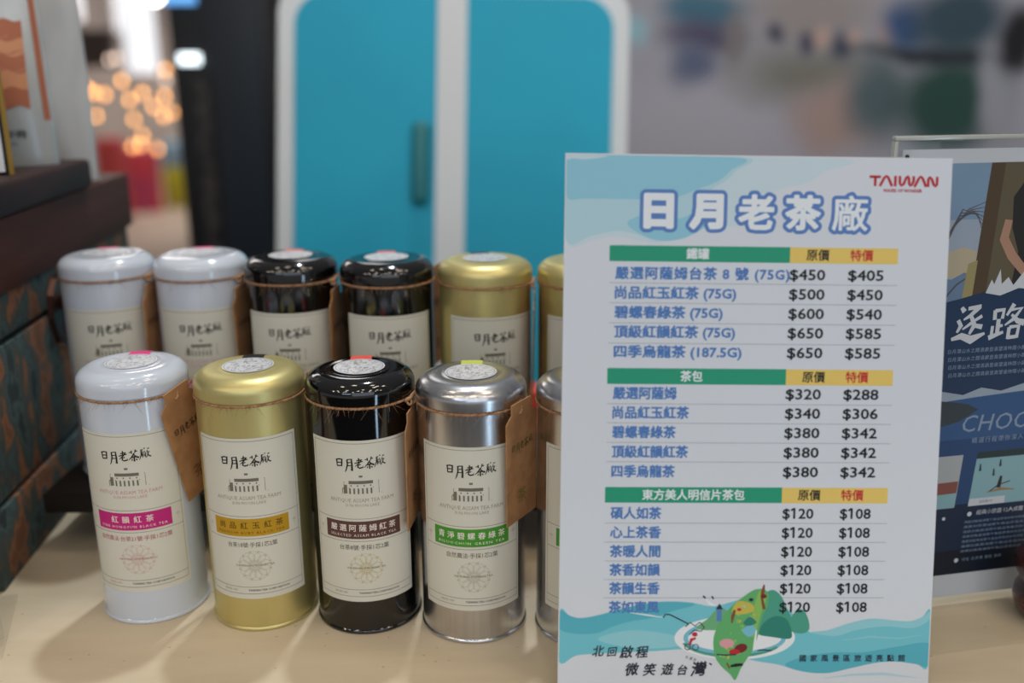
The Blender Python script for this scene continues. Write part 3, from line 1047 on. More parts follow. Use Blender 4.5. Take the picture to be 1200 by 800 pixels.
header(48.7, 57.2, '鐵罐', 72.5, 12.4)
for vc, n, wd, a, b_, sp in ((63.6, '嚴選阿薩姆台茶 8 號 (75G)', 95.3, '$450', '$405', 1.12), (74.2, '尚品紅玉紅茶 (75G)', 66.3, '$500', '$450', 1), (84.8, '碧螺春綠茶 (75G)', 59.2, '$600', '$540', 1),
                             (95.4, '頂級紅韻紅茶 (75G)', 66.3, '$650', '$585', 1), (106.2, '四季烏龍茶 (187.5G)', 70.2, '$650', '$585', 1)):
    row(vc, n, wd, a, b_, sp)
for v in (68.9, 79.7, 90.6, 101.6):
    rule(v)
header(115.2, 123.9, '茶包', 70.8, 12.2)
for vc, n, k, a, b_ in ((129.0, '嚴選阿薩姆', 5, '$320', '$288'), (139.7, '尚品紅玉紅茶', 6, '$340', '$306'), (150.5, '碧螺春綠茶', 5, '$380', '$342'), (161.4, '頂級紅韻紅茶', 6, '$380', '$342'), (172.3, '四季烏龍茶', 5, '$380', '$342')):
    row(vc, n, k * 7.1 - .4, a, b_)
for v in (134.8, 145.4, 156.2, 166.9):
    rule(v)
header(181.0, 189.7, '東方美人明信片茶包', 73.6, 57.0)
for vc, n, a, b_ in ((195.7, '碩人如茶', '$120', '$108'), (206.5, '心上茶香', '$120', '$108'), (217.2, '茶暖人間', '$120', '$108'), (227.7, '茶香如韻', '$120', '$108'), (238.2, '茶韻生香', '$120', '$108'), (248.9, '茶如東風', '$120', '$108')):
    row(vc, n, 28.2, a, b_, ua=132.2, ub=164.4, pw=17.4)
for v in (201.2, 211.9, 222.6, 233.1, 243.5):
    rule(v)
# painted sea along the foot
P.spoly([(0.6, 251), (6, 253.5), (12, 255), (22, 253.4), (36, 249.5), (50, 246.6), (62, 245.6), (74, 246.2), (86, 248.4), (96, 246), (106, 243.5), (116, 245), (128, 250), (136, 258), (142, 263.5), (152, 262),
        (164, 258), (176, 255.5), (188, 256.5), (198, 257), (205, 254.5), (209.4, 251.5), (209.4, 283), (203, 282), (192, 280.5), (180, 281), (166, 284), (152, 287), (138, 286), (124, 282), (112, 280),
        (98, 276.5), (84, 274), (70, 273), (54, 274), (38, 274.6), (22, 275.4), (10, 276.5), (0.6, 280)], K['w1'], 0.09)
P.spoly([(0.6, 251), (6, 253.5), (12, 255), (22, 253.4), (36, 249.5), (50, 246.6), (62, 245.6), (76, 247.2), (64, 251), (52, 255), (40, 257), (30, 260), (22, 263.5), (10, 264), (0.6, 261)], K['w2'], 0.11)
P.spoly([(22, 267), (40, 262), (60, 264), (74, 268), (62, 272), (40, 272)], K['w3'], 0.11)
P.spoly([(142, 263.5), (152, 262), (164, 258), (176, 255.5), (188, 256.5), (198, 257), (205, 254.5), (209.4, 251.5), (209.4, 256), (200, 261), (184, 260), (168, 262), (156, 265.5)], K['w3'], 0.11)
P.spoly([(128, 282), (140, 277), (156, 275), (172, 275), (190, 272), (209.4, 270), (209.4, 283), (203, 282), (192, 280.5), (180, 281), (166, 284), (152, 287), (138, 286)], K['w2'], 0.12)
P.line([(150, 290), (166, 288), (184, 287.5), (204, 290)], [.3, 1.2, 1.6, .3], K['cy2'], 0.12)
P.line([(160, 268), (176, 266), (192, 267), (206, 265)], [.3, .9, .7, .3], K['w3'], 0.13)
P.line([(40, 252), (50, 253.4), (58, 254.6)], [.3, .9, .3], K['white'], 0.13)
# pale lake ring, hills, island
P.ellipse(99, 266.5, 34, 12.6, K['white'], 0.14, 56)
P.ring(99, 266.5, 29, 10.4, 2.6, K['lake'], 0.15, 48)
P.ring(98, 267, 29.4, 10.8, 1.7, K['mt'], 0.16, 30, 0.5, 2.9)
P.spoly([(78, 261.5), (84, 255), (90, 249), (96, 252.5), (102, 259), (104, 261.5)], K['mt3'], 0.17)
P.spoly([(108, 260), (110, 250), (114, 242.5), (119, 239), (124, 242), (128, 250), (132, 262)], K['mt'], 0.17)
P.spoly([(112, 264), (116, 257), (122, 254), (128, 256), (131, 263), (130, 267), (120, 266)], K['mt2'], 0.18)
P.spoly([(130, 262), (131, 254), (135, 250), (139, 253), (141, 261), (137, 264)], K['mt'], 0.175)
P.spoly([(111, 238.5), (115, 238.8), (117.5, 242), (117, 248), (114, 255), (112.5, 263), (110, 272), (106, 279), (103, 284), (101, 289), (99.5, 290.8), (97, 287.5), (92, 283), (88.5, 278), (87, 271), (87.5, 264),
        (91, 256), (96, 249), (103, 243), (108, 239.5)], K['isl'], 0.20)
P.spoly([(112, 239.5), (116, 243), (113, 254), (110, 266), (107, 262), (109, 250)], K['isl2'], 0.21)
P.spoly([(100, 245.5), (108, 247), (109, 251), (103, 253), (97, 252)], K['isl3'], 0.215)
P.spoly([(103, 262), (108, 259), (111, 262), (107, 266)], K['lake'], 0.22)
P.spoly([(103.5, 258), (107, 254.5), (111, 257.5), (107, 259.5)], K['mt2'], 0.225)
P.ellipse(94.6, 269.6, 4.2, 2.6, K['pink'], 0.22, 18)
rr = random.Random(11)
for k in range(26):
    t = rr.uniform(.1, .9)
    cx, cy = 111 - 17 * t + rr.uniform(-6, 5), 243 + 40 * t
    P.ellipse(cx, cy, rr.uniform(.5, 1.5), rr.uniform(.3, .8), K[rr.choice(('isl2', 'isl3', 'mt3', 'w3', 'isl2'))], 0.216 + .0001 * k, 9, rr.uniform(0, 3))
P.ellipse(102.5, 272.5, 3.8, 2.6, K['darkred'], 0.23, 18, -.3)
P.ellipse(99, 274.5, 3.2, 1.6, K['tred'], 0.235, 14)
P.line([(89, 276), (94, 276.4), (100, 276)], .8, K['ink'], 0.24)
P.line([(97, 282.8), (100, 282.2), (104, 281.8)], [1.2, 2.0, 1.4], K['black'], 0.24)
P.line([(94.8, 280.8), (96.6, 284)], 1.0, K['brown'], 0.24)
P.line([(98.5, 250.5), (97.5, 254), (97, 258)], [1.4, 2.0, .8], K['brown'], 0.24)
P.line([(114.6, 236), (114, 240), (113.6, 244), (115, 250)], [.8, 2.2, 1.4, 1.8], K['brown'], 0.24)
P.ellipse(114.5, 242.6, 1.8, 1.3, K['darkred'], 0.25, 12)
P.ellipse(101, 250.2, 1.3, .9, K['tred'], 0.25, 12)
P.ellipse(107.5, 244.6, 1.4, 1.0, K['ink'], 0.25, 12)
P.line([(111, 262), (110.4, 269), (109.6, 274)], [.7, 1.4, .6], K['white'], 0.25)
P.line([(112, 273.8), (116, 273.4), (120, 274)], .7, K['ink'], 0.2)
# pavilion, bird, drawn figure with pole, cyclist
P.rect(88.4, 249.6, 91.2, 257, K['outline'], 0.20)
P.poly([(87.8, 250), (89.8, 246.6), (91.8, 250)], K['ink'], 0.21)
P.line([(81, 243), (84.4, 246.8), (88, 248)], [.4, 1.6, .6], K['white'], 0.2)
P.line([(80.4, 242.4), (82, 243.8)], .9, K['ink'], 0.21)
P.line([(85.4, 242.6), (86.4, 244.2)], .9, K['ink'], 0.21)
P.line([(58.6, 254.8), (59.4, 253), (62, 253), (68, 256), (73, 258.6)], .7, K['ink'], 0.2)
P.line([(71, 260), (73.6, 257.6), (76.4, 259.6), (79, 257.4), (81.6, 260.4), (80, 262.6), (76, 262), (73.4, 264.6)], .6, K['ink'], 0.2)
P.ring(72.6, 271.6, 1.9, 1.9, .5, K['ink'], 0.2, 18)
P.ring(77, 271.8, 1.9, 1.9, .5, K['ink'], 0.2, 18)
P.line([(73.4, 271), (74.6, 267.4), (77, 266.6)], [1, 1.8, 1.2], K['tred'], 0.21)
P.ellipse(76.4, 264.4, 1.6, 1.3, K['tred'], 0.22, 14)
P.text('水里台', 74.5, 278.3, K['ink'], 0.2, height=1.7, spacing=1.5, res=1, rot=-.3)
# hand-written lines
for s_, cx, cy, hh in (('北', 22.5, 274.0, 6.4), ('回', 30.2, 274.4, 5.4), ('啟', 38.4, 274.6, 7.0), ('程', 47.0, 274.6, 6.8), ('微', 41.5, 284.6, 7.2), ('笑', 51.5, 284.8, 7.0), ('遊', 61.5, 284.6, 6.6), ('台', 70.0, 285.0, 6.0), ('灣', 79.2, 284.4, 8.4)):
    P.text(s_, cx, cy, K['ink'], 0.2, height=hh * .92, fat=0.022, shear=0.25, rot=0.08)
P.line([(85, 281), (86.4, 282)], .8, K['ink'], 0.24)
for i, ch in enumerate('國家風景區旅遊亮點館'):
    P.text(ch, 137.8 + i * 6.25, 278.4, K['ink'], 0.2, height=3.7, fat=0.02)
P.build('printed_face', card_map, CM, card)
# easel strut hinged behind the card
bm = bmesh.new()
a0 = [(-0.03, -0.06, -0.0014), (0.03, -0.06, -0.0014), (0.045, -0.262, -0.062), (-0.045, -0.262, -0.062)]
v1 = [bm.verts.new(p) for p in a0]
v2 = [bm.verts.new((p[0], p[1], p[2] - 0.0015)) for p in a0]
bm.faces.new(v1)
bm.faces.new(v2[::-1])
for k in range(4):
    bm.faces.new((v1[k], v1[(k + 1) % 4], v2[(k + 1) % 4], v2[k]))
bm_obj('easel_strut', bm, mat('grey_board', (150, 150, 150), 0.8), card)

# ------------------------------------------------------------------ acrylic sign holder with poster, right
m_acr = mat('clear_acrylic', (250, 252, 252), 0.03)
nt = m_acr.node_tree
for n in list(nt.nodes):
    if n.type != 'OUTPUT_MATERIAL':
        nt.nodes.remove(n)
tr = nt.nodes.new('ShaderNodeBsdfTransparent')
tr.inputs[0].default_value = (0.985, 0.99, 0.99, 1)
gl = nt.nodes.new('ShaderNodeBsdfGlossy')
gl.inputs['Roughness'].default_value = 0.04
lw = nt.nodes.new('ShaderNodeLayerWeight')
pw_ = nt.nodes.new('ShaderNodeMath')
pw_.operation = 'POWER'
pw_.inputs[1].default_value = 5
nt.links.new(lw.outputs['Facing'], pw_.inputs[0])
fr_ = nt.nodes.new('ShaderNodeMath')
fr_.operation = 'MULTIPLY_ADD'
fr_.inputs[1].default_value = 0.7
fr_.inputs[2].default_value = 0.03
nt.links.new(pw_.outputs[0], fr_.inputs[0])
ms = nt.nodes.new('ShaderNodeMixShader')
nt.links.new(fr_.outputs[0], ms.inputs[0])
nt.links.new(tr.outputs[0], ms.inputs[1])
nt.links.new(gl.outputs[0], ms.inputs[2])
nt.links.new(ms.outputs[0], nt.nodes['Material Output'].inputs[0])
m_acre = mat('acrylic_edge', (176, 178, 170), 0.2, coat=0.5)
hold = empty('acrylic_sign_holder', (0.2160, 0.5382, 0.0), 0.2038)
tag(hold, 'clear acrylic stand holding a navy travel poster, right of the price card', 'sign holder')
boxobj('back_pane', (-0.0058, 0.2158, 0.0028, 0.0050, 0.003, 0.2975), m_acr, hold, 0.0006)
boxobj('top_edge', (-0.0058, 0.2158, -0.0012, 0.0026, 0.2950, 0.2975), m_acre, hold, 0.0006)
boxobj('side_edge', (-0.0058, -0.0036, -0.0012, 0.0026, 0.003, 0.2948), m_acre, hold, 0.0005)
boxobj('base_plate', (-0.0058, 0.2158, -0.050, 0.045, 0.0, 0.0028), m_acr, hold, 0.0005)
P = Print(vdown=True)
PN = dict(sheet=(222, 228, 236), sky=(140, 170, 200), sky2=(176, 190, 208), glow=(206, 192, 164), mtn=(120, 146, 178), branch=(96, 92, 96), wood=(92, 74, 54), wood2=(110, 100, 78), postc=(176, 164, 112),
          shirt=(46, 44, 44), skin=(196, 150, 126), navy=(36, 62, 98), navy2=(30, 48, 78), navy3=(22, 32, 50), white=(226, 232, 240), txt=(150, 170, 196), cloud=(170, 186, 204), lake=(58, 98, 150), lake2=(44, 80, 130),
          hill=(62, 72, 82), aqua=(150, 196, 208), dark=(44, 66, 70), tan=(170, 140, 96), red=(150, 90, 84), grey=(190, 196, 200))
PK = {n: i for i, n in enumerate(PN)}
PM = [mat('poster_' + n, tuple(v * .86 for v in c), 0.4, spec=0.3) for n, c in PN.items()]
P.rect(0, 0, 210, 285, PK['sheet'], 0.0, 2, 2)
P.rect(8, 8, 202, 96, PK['sky2'], 0.04)
P.rect(8, 8, 202, 40, PK['sky'], 0.05)
P.poly([(8, 62), (30, 60), (46, 56), (58, 60), (58, 70), (40, 74), (8, 76)], PK['glow'], 0.05)
P.poly([(8, 80), (24, 72), (40, 75), (48, 71), (60, 74), (60, 92), (8, 92)], PK['mtn'], 0.06)
for k in range(7):
    P.line([(26 + k * 1.2, 62 - k), (36 + k, 46 - 2 * k), (46 + k, 34 + k * .6), (57, 30 + k * 3)], [.5, .9, .7, .3], PK['branch'], 0.07 + .003 * k)
P.line([(32, 92), (44, 78), (57, 70)], [1.4, 1, .6], PK['branch'], 0.1)
P.poly([(57, 8), (66, 8), (64, 84), (54, 88)], PK['wood'], 0.1)
P.rect(64, 8, 202, 90, PK['wood2'], 0.09)
P.poly([(50, 66), (56, 64), (55, 92), (48, 92)], PK['postc'], 0.11)
P.poly([(74, 28), (82, 16), (96, 12), (140, 10), (160, 40), (160, 86), (80, 86), (82, 60), (76, 46)], PK['shirt'], 0.12)
P.line([(73, 41), (71.5, 52), (78, 62), (92, 76)], [5, 6, 6, 5], PK['skin'], 0.13)
# navy lower part
P.poly([(8, 94), (30, 90), (46, 87), (60, 84), (90, 78), (140, 74), (202, 72), (202, 269), (8, 269)], PK['navy'], 0.15)
P.poly([(64, 84), (67, 76), (69, 79), (72, 70), (74, 79), (78, 75), (82, 80), (88, 72), (94, 79), (100, 76), (100, 84), (86, 82), (74, 86)], PK['white'], 0.17)


def brushes(lst, ox, oy, sc):
    for j, (pts, ws) in enumerate(lst):
        P.line([(ox + x * sc, oy - y * sc) for x, y in pts], [w_ * sc for w_ in ws], PK['white'], 0.18 + .003 * j)


brushes([([(2.2, 10), (3.2, 8.8)], [1, 1.4]), ([(4.2, 9.6), (8.0, 10)], [1.0, 1.2]), ([(7.4, 9.8), (5, 7.6), (3.2, 6.6)], [1.3, 1.1, .5]), ([(5.2, 7.8), (6.6, 5), (5.4, 2.6)], [1, 1.5, .8]), ([(5.6, 5.6), (3.2, 4)], [1, .5]),
         ([(6.4, 6.2), (8.6, 7.4)], [.8, 1]), ([(6.2, 5), (9.0, 4.4)], [1, 1.4]), ([(1.6, 6.6), (2.6, 5), (1.6, 3.2)], [1.1, 1.3, .7]), ([(0.2, 1.4), (3, 2.2), (6, 1.0), (10, 2.6)], [.9, 1.8, 2.4, .7])], 44.5, 114.5, 2.25)
brushes([([(1.4, 9), (1.6, 6.4)], [1.1, 1.1]), ([(1.4, 8.8), (4, 9), (3.8, 6.6)], [1.0, 1.2, 1]), ([(2.8, 6.6), (2.8, 2.2)], [1.2, 1.2]), ([(2.8, 4.6), (4.2, 4.8)], [1, .7]), ([(0.4, 1.6), (4.6, 3)], [1.4, .8]), ([(1.2, 4.8), (1.2, 2.2)], [.9, .9]),
         ([(6.8, 10.4), (5, 7.4)], [1.3, .7]), ([(6, 8.8), (9.2, 9.2), (7.2, 6.4), (4.8, 4.8)], [.8, 1.2, 1.1, .5]), ([(6.4, 7.6), (8.4, 5.8), (10.6, 5.2)], [.7, 1.4, 1.8]), ([(6.2, 4.2), (6.2, 1)], [1.1, 1]), ([(6.2, 4.2), (9, 4.4), (8.8, 1.2)], [1, 1.2, 1]), ([(6.2, 1.4), (8.8, 1.6)], [1, 1])], 69.0, 115.5, 2.3)
for k in range(4):
    P.text('日月潭山水之間清晨登高望遠林間小路一杯熱茶慢慢走過', 44 + k * .8, 119 + k * 5, PK['txt'], 0.18, height=2.6, align='L', spacing=1.12, res=1)
P.poly([(8, 146), (30, 141), (44, 144), (58, 147), (70, 143), (84, 146), (100, 142), (130, 146), (202, 143), (202, 156), (8, 158)], PK['cloud'], 0.16)
P.poly([(8, 158), (40, 151), (66, 149), (100, 147), (202, 150), (202, 190), (8, 190)], PK['lake'], 0.165)
P.rect(8, 176, 202, 222, PK['lake2'], 0.166)
P.poly([(8, 154), (44, 150), (62, 153), (70, 157), (58, 164), (40, 168), (8, 168)], PK['hill'], 0.17)
P.rect(8, 220, 202, 269, PK['navy2'], 0.168)
P.rect(8, 252, 202, 269, PK['navy3'], 0.169)
P.text('CHOOSE', 60.5, 166.0, PK['txt'], 0.19, size=15.5, ref='dig', align='L', shear=0.15, spacing=1.05)
P.text('精選行程帶你深入日月潭', 68.5, 177.5, PK['txt'], 0.19, height=3.6, align='L', spacing=1.25, res=1)
P.poly([(74, 185.5), (150, 185.5), (150, 222), (72, 222)], PK['aqua'], 0.18)
P.poly([(74, 185.5), (150, 185.5), (150, 190), (73.6, 190)], PK['dark'], 0.19)
P.poly([(72.4, 217), (98, 217), (98, 222), (72, 222)], PK['sheet'], 0.19)
P.text('日月潭SUP', 80, 219.6, PK['dark'], 0.2, height=1.8, align='L', res=1)
for k, (a, c) in enumerate(((77, 196), (91, 194), (87, 200))):
    P.line([(a, c - 2.4), (a + .3, c + 2.4)], [.8, 1.8], PK['dark'], 0.2 + .003 * k)
P.line([(84, 213.5), (94, 212), (104, 213)], [.6, 2.0, .6], PK['tan'], 0.2)
P.line([(93, 203), (92.6, 207), (92, 211)], [1.6, 2.6, 3.0], PK['shirt'], 0.21)
P.line([(86, 213), (92, 209), (100, 207)], .7, PK['shirt'], 0.215)
P.poly([(20, 186.5), (64, 186.5), (62.4, 222), (18, 222)], PK['grey'], 0.18)
P.poly([(20, 205), (62.8, 204), (62.4, 213), (18, 213)], PK['red'], 0.19)
P.poly([(18, 213), (62.4, 212), (62.2, 222), (18, 222)], PK['aqua'], 0.195)
P.ellipse(74, 227.5, 1.6, 1.6, PK['white'], 0.19, 16)
P.text('經典小旅遊·12人成團', 79, 227, PK['white'], 0.19, height=3.2, align='L', res=1)
for k in range(7):
    P.text('清晨划槳賞湖景午後品茶香走訪老茶廠', 71, 233 + 3.4 * k, PK['txt'], 0.19, height=1.7, align='L', res=1, width=44 + (k * 13) % 17)
P.ellipse(69, 259.5, 1.5, 1.5, PK['white'], 0.19, 16)
P.text('地址 日月潭 電話 預約', 73, 259.3, PK['txt'], 0.19, height=2.2, align='L', spacing=1.3, res=1)
P.ellipse(56, 229, 1.2, 1.2, PK['white'], 0.19, 12)
P.build('poster', lambda u, v, h: (u / 1000, -0.0002 - h / 1000, 0.290 - v / 1000), PM, hold)
P2 = Print()
P2.ellipse(2.0, 286.0, 0.8, 0.8, 0, -1.6, 16)
bm = bmesh.new()
lathe(bm, [(0, 0.0), (0.0009, 0.0), (0.0009, 0.0012), (0, 0.0014)], 16)
bmesh.ops.rotate(bm, verts=bm.verts, cent=(0, 0, 0), matrix=Matrix.Rotation(math.pi / 2, 3, 'X'))
bmesh.ops.translate(bm, verts=bm.verts, vec=(0.0025, -0.0004, 0.2865))
bm_obj('black_stud', bm, m_blackcard, hold, True)

# dark glazed clay jar at the right edge of the photo, standing on the acrylic base
bm = bmesh.new()
prof = [(0, 0.0)] + [(0.012, 0.0), (0.0155, 0.004), (0.0175, 0.011), (0.0170, 0.018), (0.0148, 0.0225), (0.0150, 0.0245), (0.0178, 0.029), (0.0190, 0.035), (0.0172, 0.041), (0.0120, 0.0455), (0.0060, 0.0470), (0.0045, 0.049), (0.0052, 0.052), (0.0030, 0.0545), (0, 0.055)]
lathe(bm, prof, 48)
o = bm_obj('clay_jar', bm, mat('red_brown_glaze', (74, 34, 30), 0.25, coat=0.4, col2=(50, 24, 22), scale=(60, 60, 60)), None, True)
o.location = (0.3325, 0.5345, 0.003)
tag(o, 'small reddish brown glazed clay jar cut off by the right photo edge', 'jar')

# acrylic holder with a dark red sheet, cut off by the left edge
h2 = empty('acrylic_sign_holder', (-0.3010, 0.4930, 0.0), 0.345)
tag(h2, 'clear acrylic stand with a dark red sheet at the lower left photo edge', 'sign holder')
boxobj('base_plate', (-0.16, 0.0, 0.0, 0.0735, 0.0, 0.0028), m_acr, h2, 0.0005)
boxobj('red_sheet', (-0.156, -0.003, 0.0155, 0.0165, 0.003, 0.21), mat('dark_red_sheet', (96, 34, 36), 0.5), h2)
boxobj('clear_pane', (-0.16, -0.001, 0.017, 0.0195, 0.003, 0.215), m_acr, h2, 0.0005)

# ------------------------------------------------------------------ leaning turquoise double panel behind the counter
m_turq = mat('turquoise_cloth', (14, 172, 208), 0.62, col2=(10, 164, 200), scale=(3, 3, 9), detail=3, bump=0.4)
m_frame = mat('white_frame', (220, 226, 231), 0.45)
lean = empty('turquoise_panel')
t_, r_ = math.radians(13), 0.02
ex0, ey0 = Vector((1, 0, 0)), Vector((0, math.sin(t_), math.cos(t_)))
exx = ex0 * math.cos(r_) - ey0 * math.sin(r_)
eyy = ex0 * math.sin(r_) + ey0 * math.cos(r_)
nn = exx.cross(eyy)
lean.matrix_world = Matrix(((exx.x, eyy.x, nn.x, -0.0753), (exx.y, eyy.y, nn.y, 1.25), (exx.z, eyy.z, nn.z, 0.2602), (0, 0, 0, 1)))
tag(lean, 'leaning turquoise double panel with white rounded frame behind the tins', 'display panel')
BOT = -1.028


def rpanel(name, u0, u1, v0, v1, rl, rr_, z0, z1, m):
    """upright slab with rounded top corners"""
    pts = [(u0, v0), (u1, v0)]
    n = 12
    pts += [(u1 - rr_ + rr_ * math.cos(a), v1 - rr_ + rr_ * math.sin(a)) for a in [math.pi / 2 * k / n for k in range(n + 1)]] if rr_ else [(u1, v1)]
    pts += [(u0 + rl - rl * math.sin(a), v1 - rl + rl * math.cos(a)) for a in [math.pi / 2 * k / n for k in range(n + 1)]] if rl else [(u0, v1)]
    bm = bmesh.new()
    A = [bm.verts.new((x, y, z0)) for x, y in pts]
    B = [bm.verts.new((x, y, z1)) for x, y in pts]
    bm.faces.new(A[::-1])
    bm.faces.new(B)
    for k in range(len(pts)):
        k2 = (k + 1) % len(pts)
        bm.faces.new((A[k], A[k2], B[k2], B[k]))
    return bm_obj(name, bm, m, lean)


rpanel('frame', -0.2225, 0.2228, BOT, 0.190, 0.05, 0.05, -0.022, 0.0, m_frame)
lp = rpanel('cloth_panel', -0.2005, -0.0200, BOT + .03, 0.1660, 0.040, 0.0, 0.0, 0.004, m_turq)
rpanel('cloth_panel', 0.0175, 0.2020, BOT + .03, 0.1660, 0.0, 0.040, 0.0, 0.004, m_turq)
rpanel('centre_post', -0.0200, 0.0175, BOT + .03, 0.166, 0.0, 0.0, 0.0, 0.007, m_frame)
bm = bmesh.new()
box(bm, -0.050, -0.028, -0.098, 0.006, 0.004, 0.016, 0.008, 4)
bm_obj('pull_handle', bm, mat('teal_handle', (24, 120, 130), 0.4), lean, True)
bm = bmesh.new()
for s in (-0.15, 0.15):
    bb = box(bm, s - .012, s + .012, -1.02, 0.0, -0.05, -0.03)
bmesh.ops.rotate(bm, verts=bm.verts, cent=(0, 0, -0.03), matrix=Matrix.Rotation(math.radians(26), 3, 'X'))
bm_obj('prop_leg', bm, m_frame, lean)

# ------------------------------------------------------------------ printed photo backdrop at the right, far behind
bd = empty('photo_backdrop', (0, 2.4, -0.75))
tag(bd, 'large printed harbour photo backdrop behind the price card, out of focus', 'backdrop')
m_print = bpy.data.materials.new('harbour_print')
m_print.use_nodes = True
nt = m_print.node_tree
tcn = nt.nodes.new('ShaderNodeTexCoord')
nzz = nt.nodes.new('ShaderNodeTexNoise')
nzz.inputs['Scale'].default_value = 7.0
nzz.inputs['Detail'].default_value = 2
nt.links.new(tcn.outputs['Object'], nzz.inputs['Vector'])
wob = nt.nodes.new('ShaderNodeVectorMath')
wob.operation = 'MULTIPLY_ADD'
wob.inputs[1].default_value = (0.07, 0, 0.07)
nt.links.new(nzz.outputs['Color'], wob.inputs[0])
nt.links.new(tcn.outputs['Object'], wob.inputs[2])
prev = None


def blob(cx, cy, rx, ry, colr, soft=0.5, rot=0.0, st=1.0):
    soft = min(0.95, soft * 1.3)
    """a soft patch of colour in the printed picture; layout grid units of about 2 mm"""
    global prev
    mp = nt.nodes.new('ShaderNodeMapping')
    mp.vector_type = 'TEXTURE'
    x, z = 0.284 + (cx - 740) * 0.00205 + .035, 1.235 - cy * 0.002 + .035
    mp.inputs['Location'].default_value = (x, 0, z)
    mp.inputs['Rotation'].default_value = (0, rot, 0)
    mp.inputs['Scale'].default_value = (rx * 0.00205, 1e3, ry * 0.002)
    nt.links.new(wob.outputs[0], mp.inputs['Vector'])
    ln = nt.nodes.new('ShaderNodeVectorMath')
    ln.operation = 'LENGTH'
    nt.links.new(mp.outputs[0], ln.inputs[0])
    mr = nt.nodes.new('ShaderNodeMapRange')
    mr.interpolation_type = 'SMOOTHSTEP'
    mr.inputs['From Min'].default_value = 1 + soft
    mr.inputs['From Max'].default_value = 1 - soft
    mr.inputs['To Max'].default_value = st
    nt.links.new(ln.outputs['Value'], mr.inputs['Value'])
    mx = nt.nodes.new('ShaderNodeMix')
    mx.data_type = 'RGBA'
    nt.links.new(mr.outputs[0], mx.inputs[0])
    mx.inputs[7].default_value = lin(tuple(min(255, c * 1.13) for c in colr))
    if prev is None:
        mx.inputs[6].default_value = lin((188, 190, 206))
    else:
        nt.links.new(prev, mx.inputs[6])
    prev = mx.outputs[2]


blob(830, 150, 110, 80, (178, 178, 192), .5)
blob(950, 10, 80, 34, (156, 150, 152), .5)
blob(946, 84, 72, 34, (128, 128, 122), .6)
blob(985, 140, 48, 40, (172, 150, 146), .5)
blob(826, 12, 44, 22, (72, 116, 142), .4)
blob(826, 42, 44, 18, (86, 84, 112), .5)
blob(816, 74, 26, 22, (98, 108, 138), .6)
blob(862, 45, 12, 30, (130, 126, 130), .6)
blob(745, 32, 12, 16, (152, 196, 212), .6)
for x, y, r, c in ((906, 36, 8, (62, 66, 92)), (945, 42, 10, (56, 62, 90)), (988, 52, 12, (62, 72, 96)), (965, 36, 9, (196, 168, 160)), (1004, 44, 8, (192, 168, 162)), (1036, 44, 9, (186, 164, 160))):
    blob(x, y, r, r * 1.3, c, .6)
blob(1062, 30, 26, 30, (60, 88, 136), .5)
blob(1120, 24, 52, 44, (54, 78, 94), .4)
blob(1035, 112, 36, 50, (84, 104, 112), .5)
blob(1120, 118, 62, 56, (40, 76, 72), .35)
blob(1100, 64, 90, 8, (38, 48, 58), .5, .08)
blob(1175, 120, 18, 60, (156, 160, 172), .4, -.3)
blob(1192, 46, 22, 38, (26, 28, 36), .4)
bs = nt.nodes['Principled BSDF']
bs.inputs['Roughness'].default_value = 0.7
nt.links.new(prev, bs.inputs['Base Color'])
bm = bmesh.new()
box(bm, 0.24, 2.6, -0.001, 0.0018, 0.0, 2.14)
bm_obj('printed_sheet', bm, m_print, bd)
boxobj('backing_board', (0.24, 2.6, 0.002, 0.03, 0.0, 2.14), mat('backdrop_board', (150, 150, 152), 0.7), bd)
for x in (0.6, 2.2):
    boxobj('support_foot', (x, x + .05, 0.03, 0.4, 0.0, 0.03), m_body, bd)

# ------------------------------------------------------------------ black totem left of the turquoise panel
tt = empty('black_totem', (0, 2.0, -0.75))
tag(tt, 'tall black column with perforated strip between the lights and turquoise panel', 'column')
m_tot = mat('totem_black', (20, 24, 30), 0.4)
m_tot2 = mat('totem_navy', (28, 38, 50), 0.5)
boxobj('shaft', (-0.680, -0.482, 0.0, 0.22, 0.0, 2.1), m_tot, tt, 0.004)
boxobj('flat_panel', (-0.598, -0.497, -0.008, -0.0005, 0.02, 2.08), m_tot2, tt, 0.002)
bm = bmesh.new()
box(bm, -0.640, -0.606, -0.006, -0.0005, 0.05, 1.06, 0.002)
gr = bm_obj('perforated_strip', bm, mat('perforated_grey', (64, 58, 58), 0.5, col2=(30, 30, 34), scale=(60, 60, 60), lo=.45, hi=.55), tt)
m_glow_white = mat('white_led', (226, 240, 246), 0.4, emit=3.0)
m_glow_blue = mat('blue_led', (90, 150, 210), 0.4, emit=1.6)
boxobj('glow_spot', (-0.662, -0.620, -0.012, -0.001, 1.092, 1.112), m_glow_white, tt, 0.003)  # glowing blocks put on the shaft for its bright spots
boxobj('glow_spot', (-0.680, -0.618, -0.012, -0.001, 1.205, 1.222), m_glow_blue, tt, 0.003)

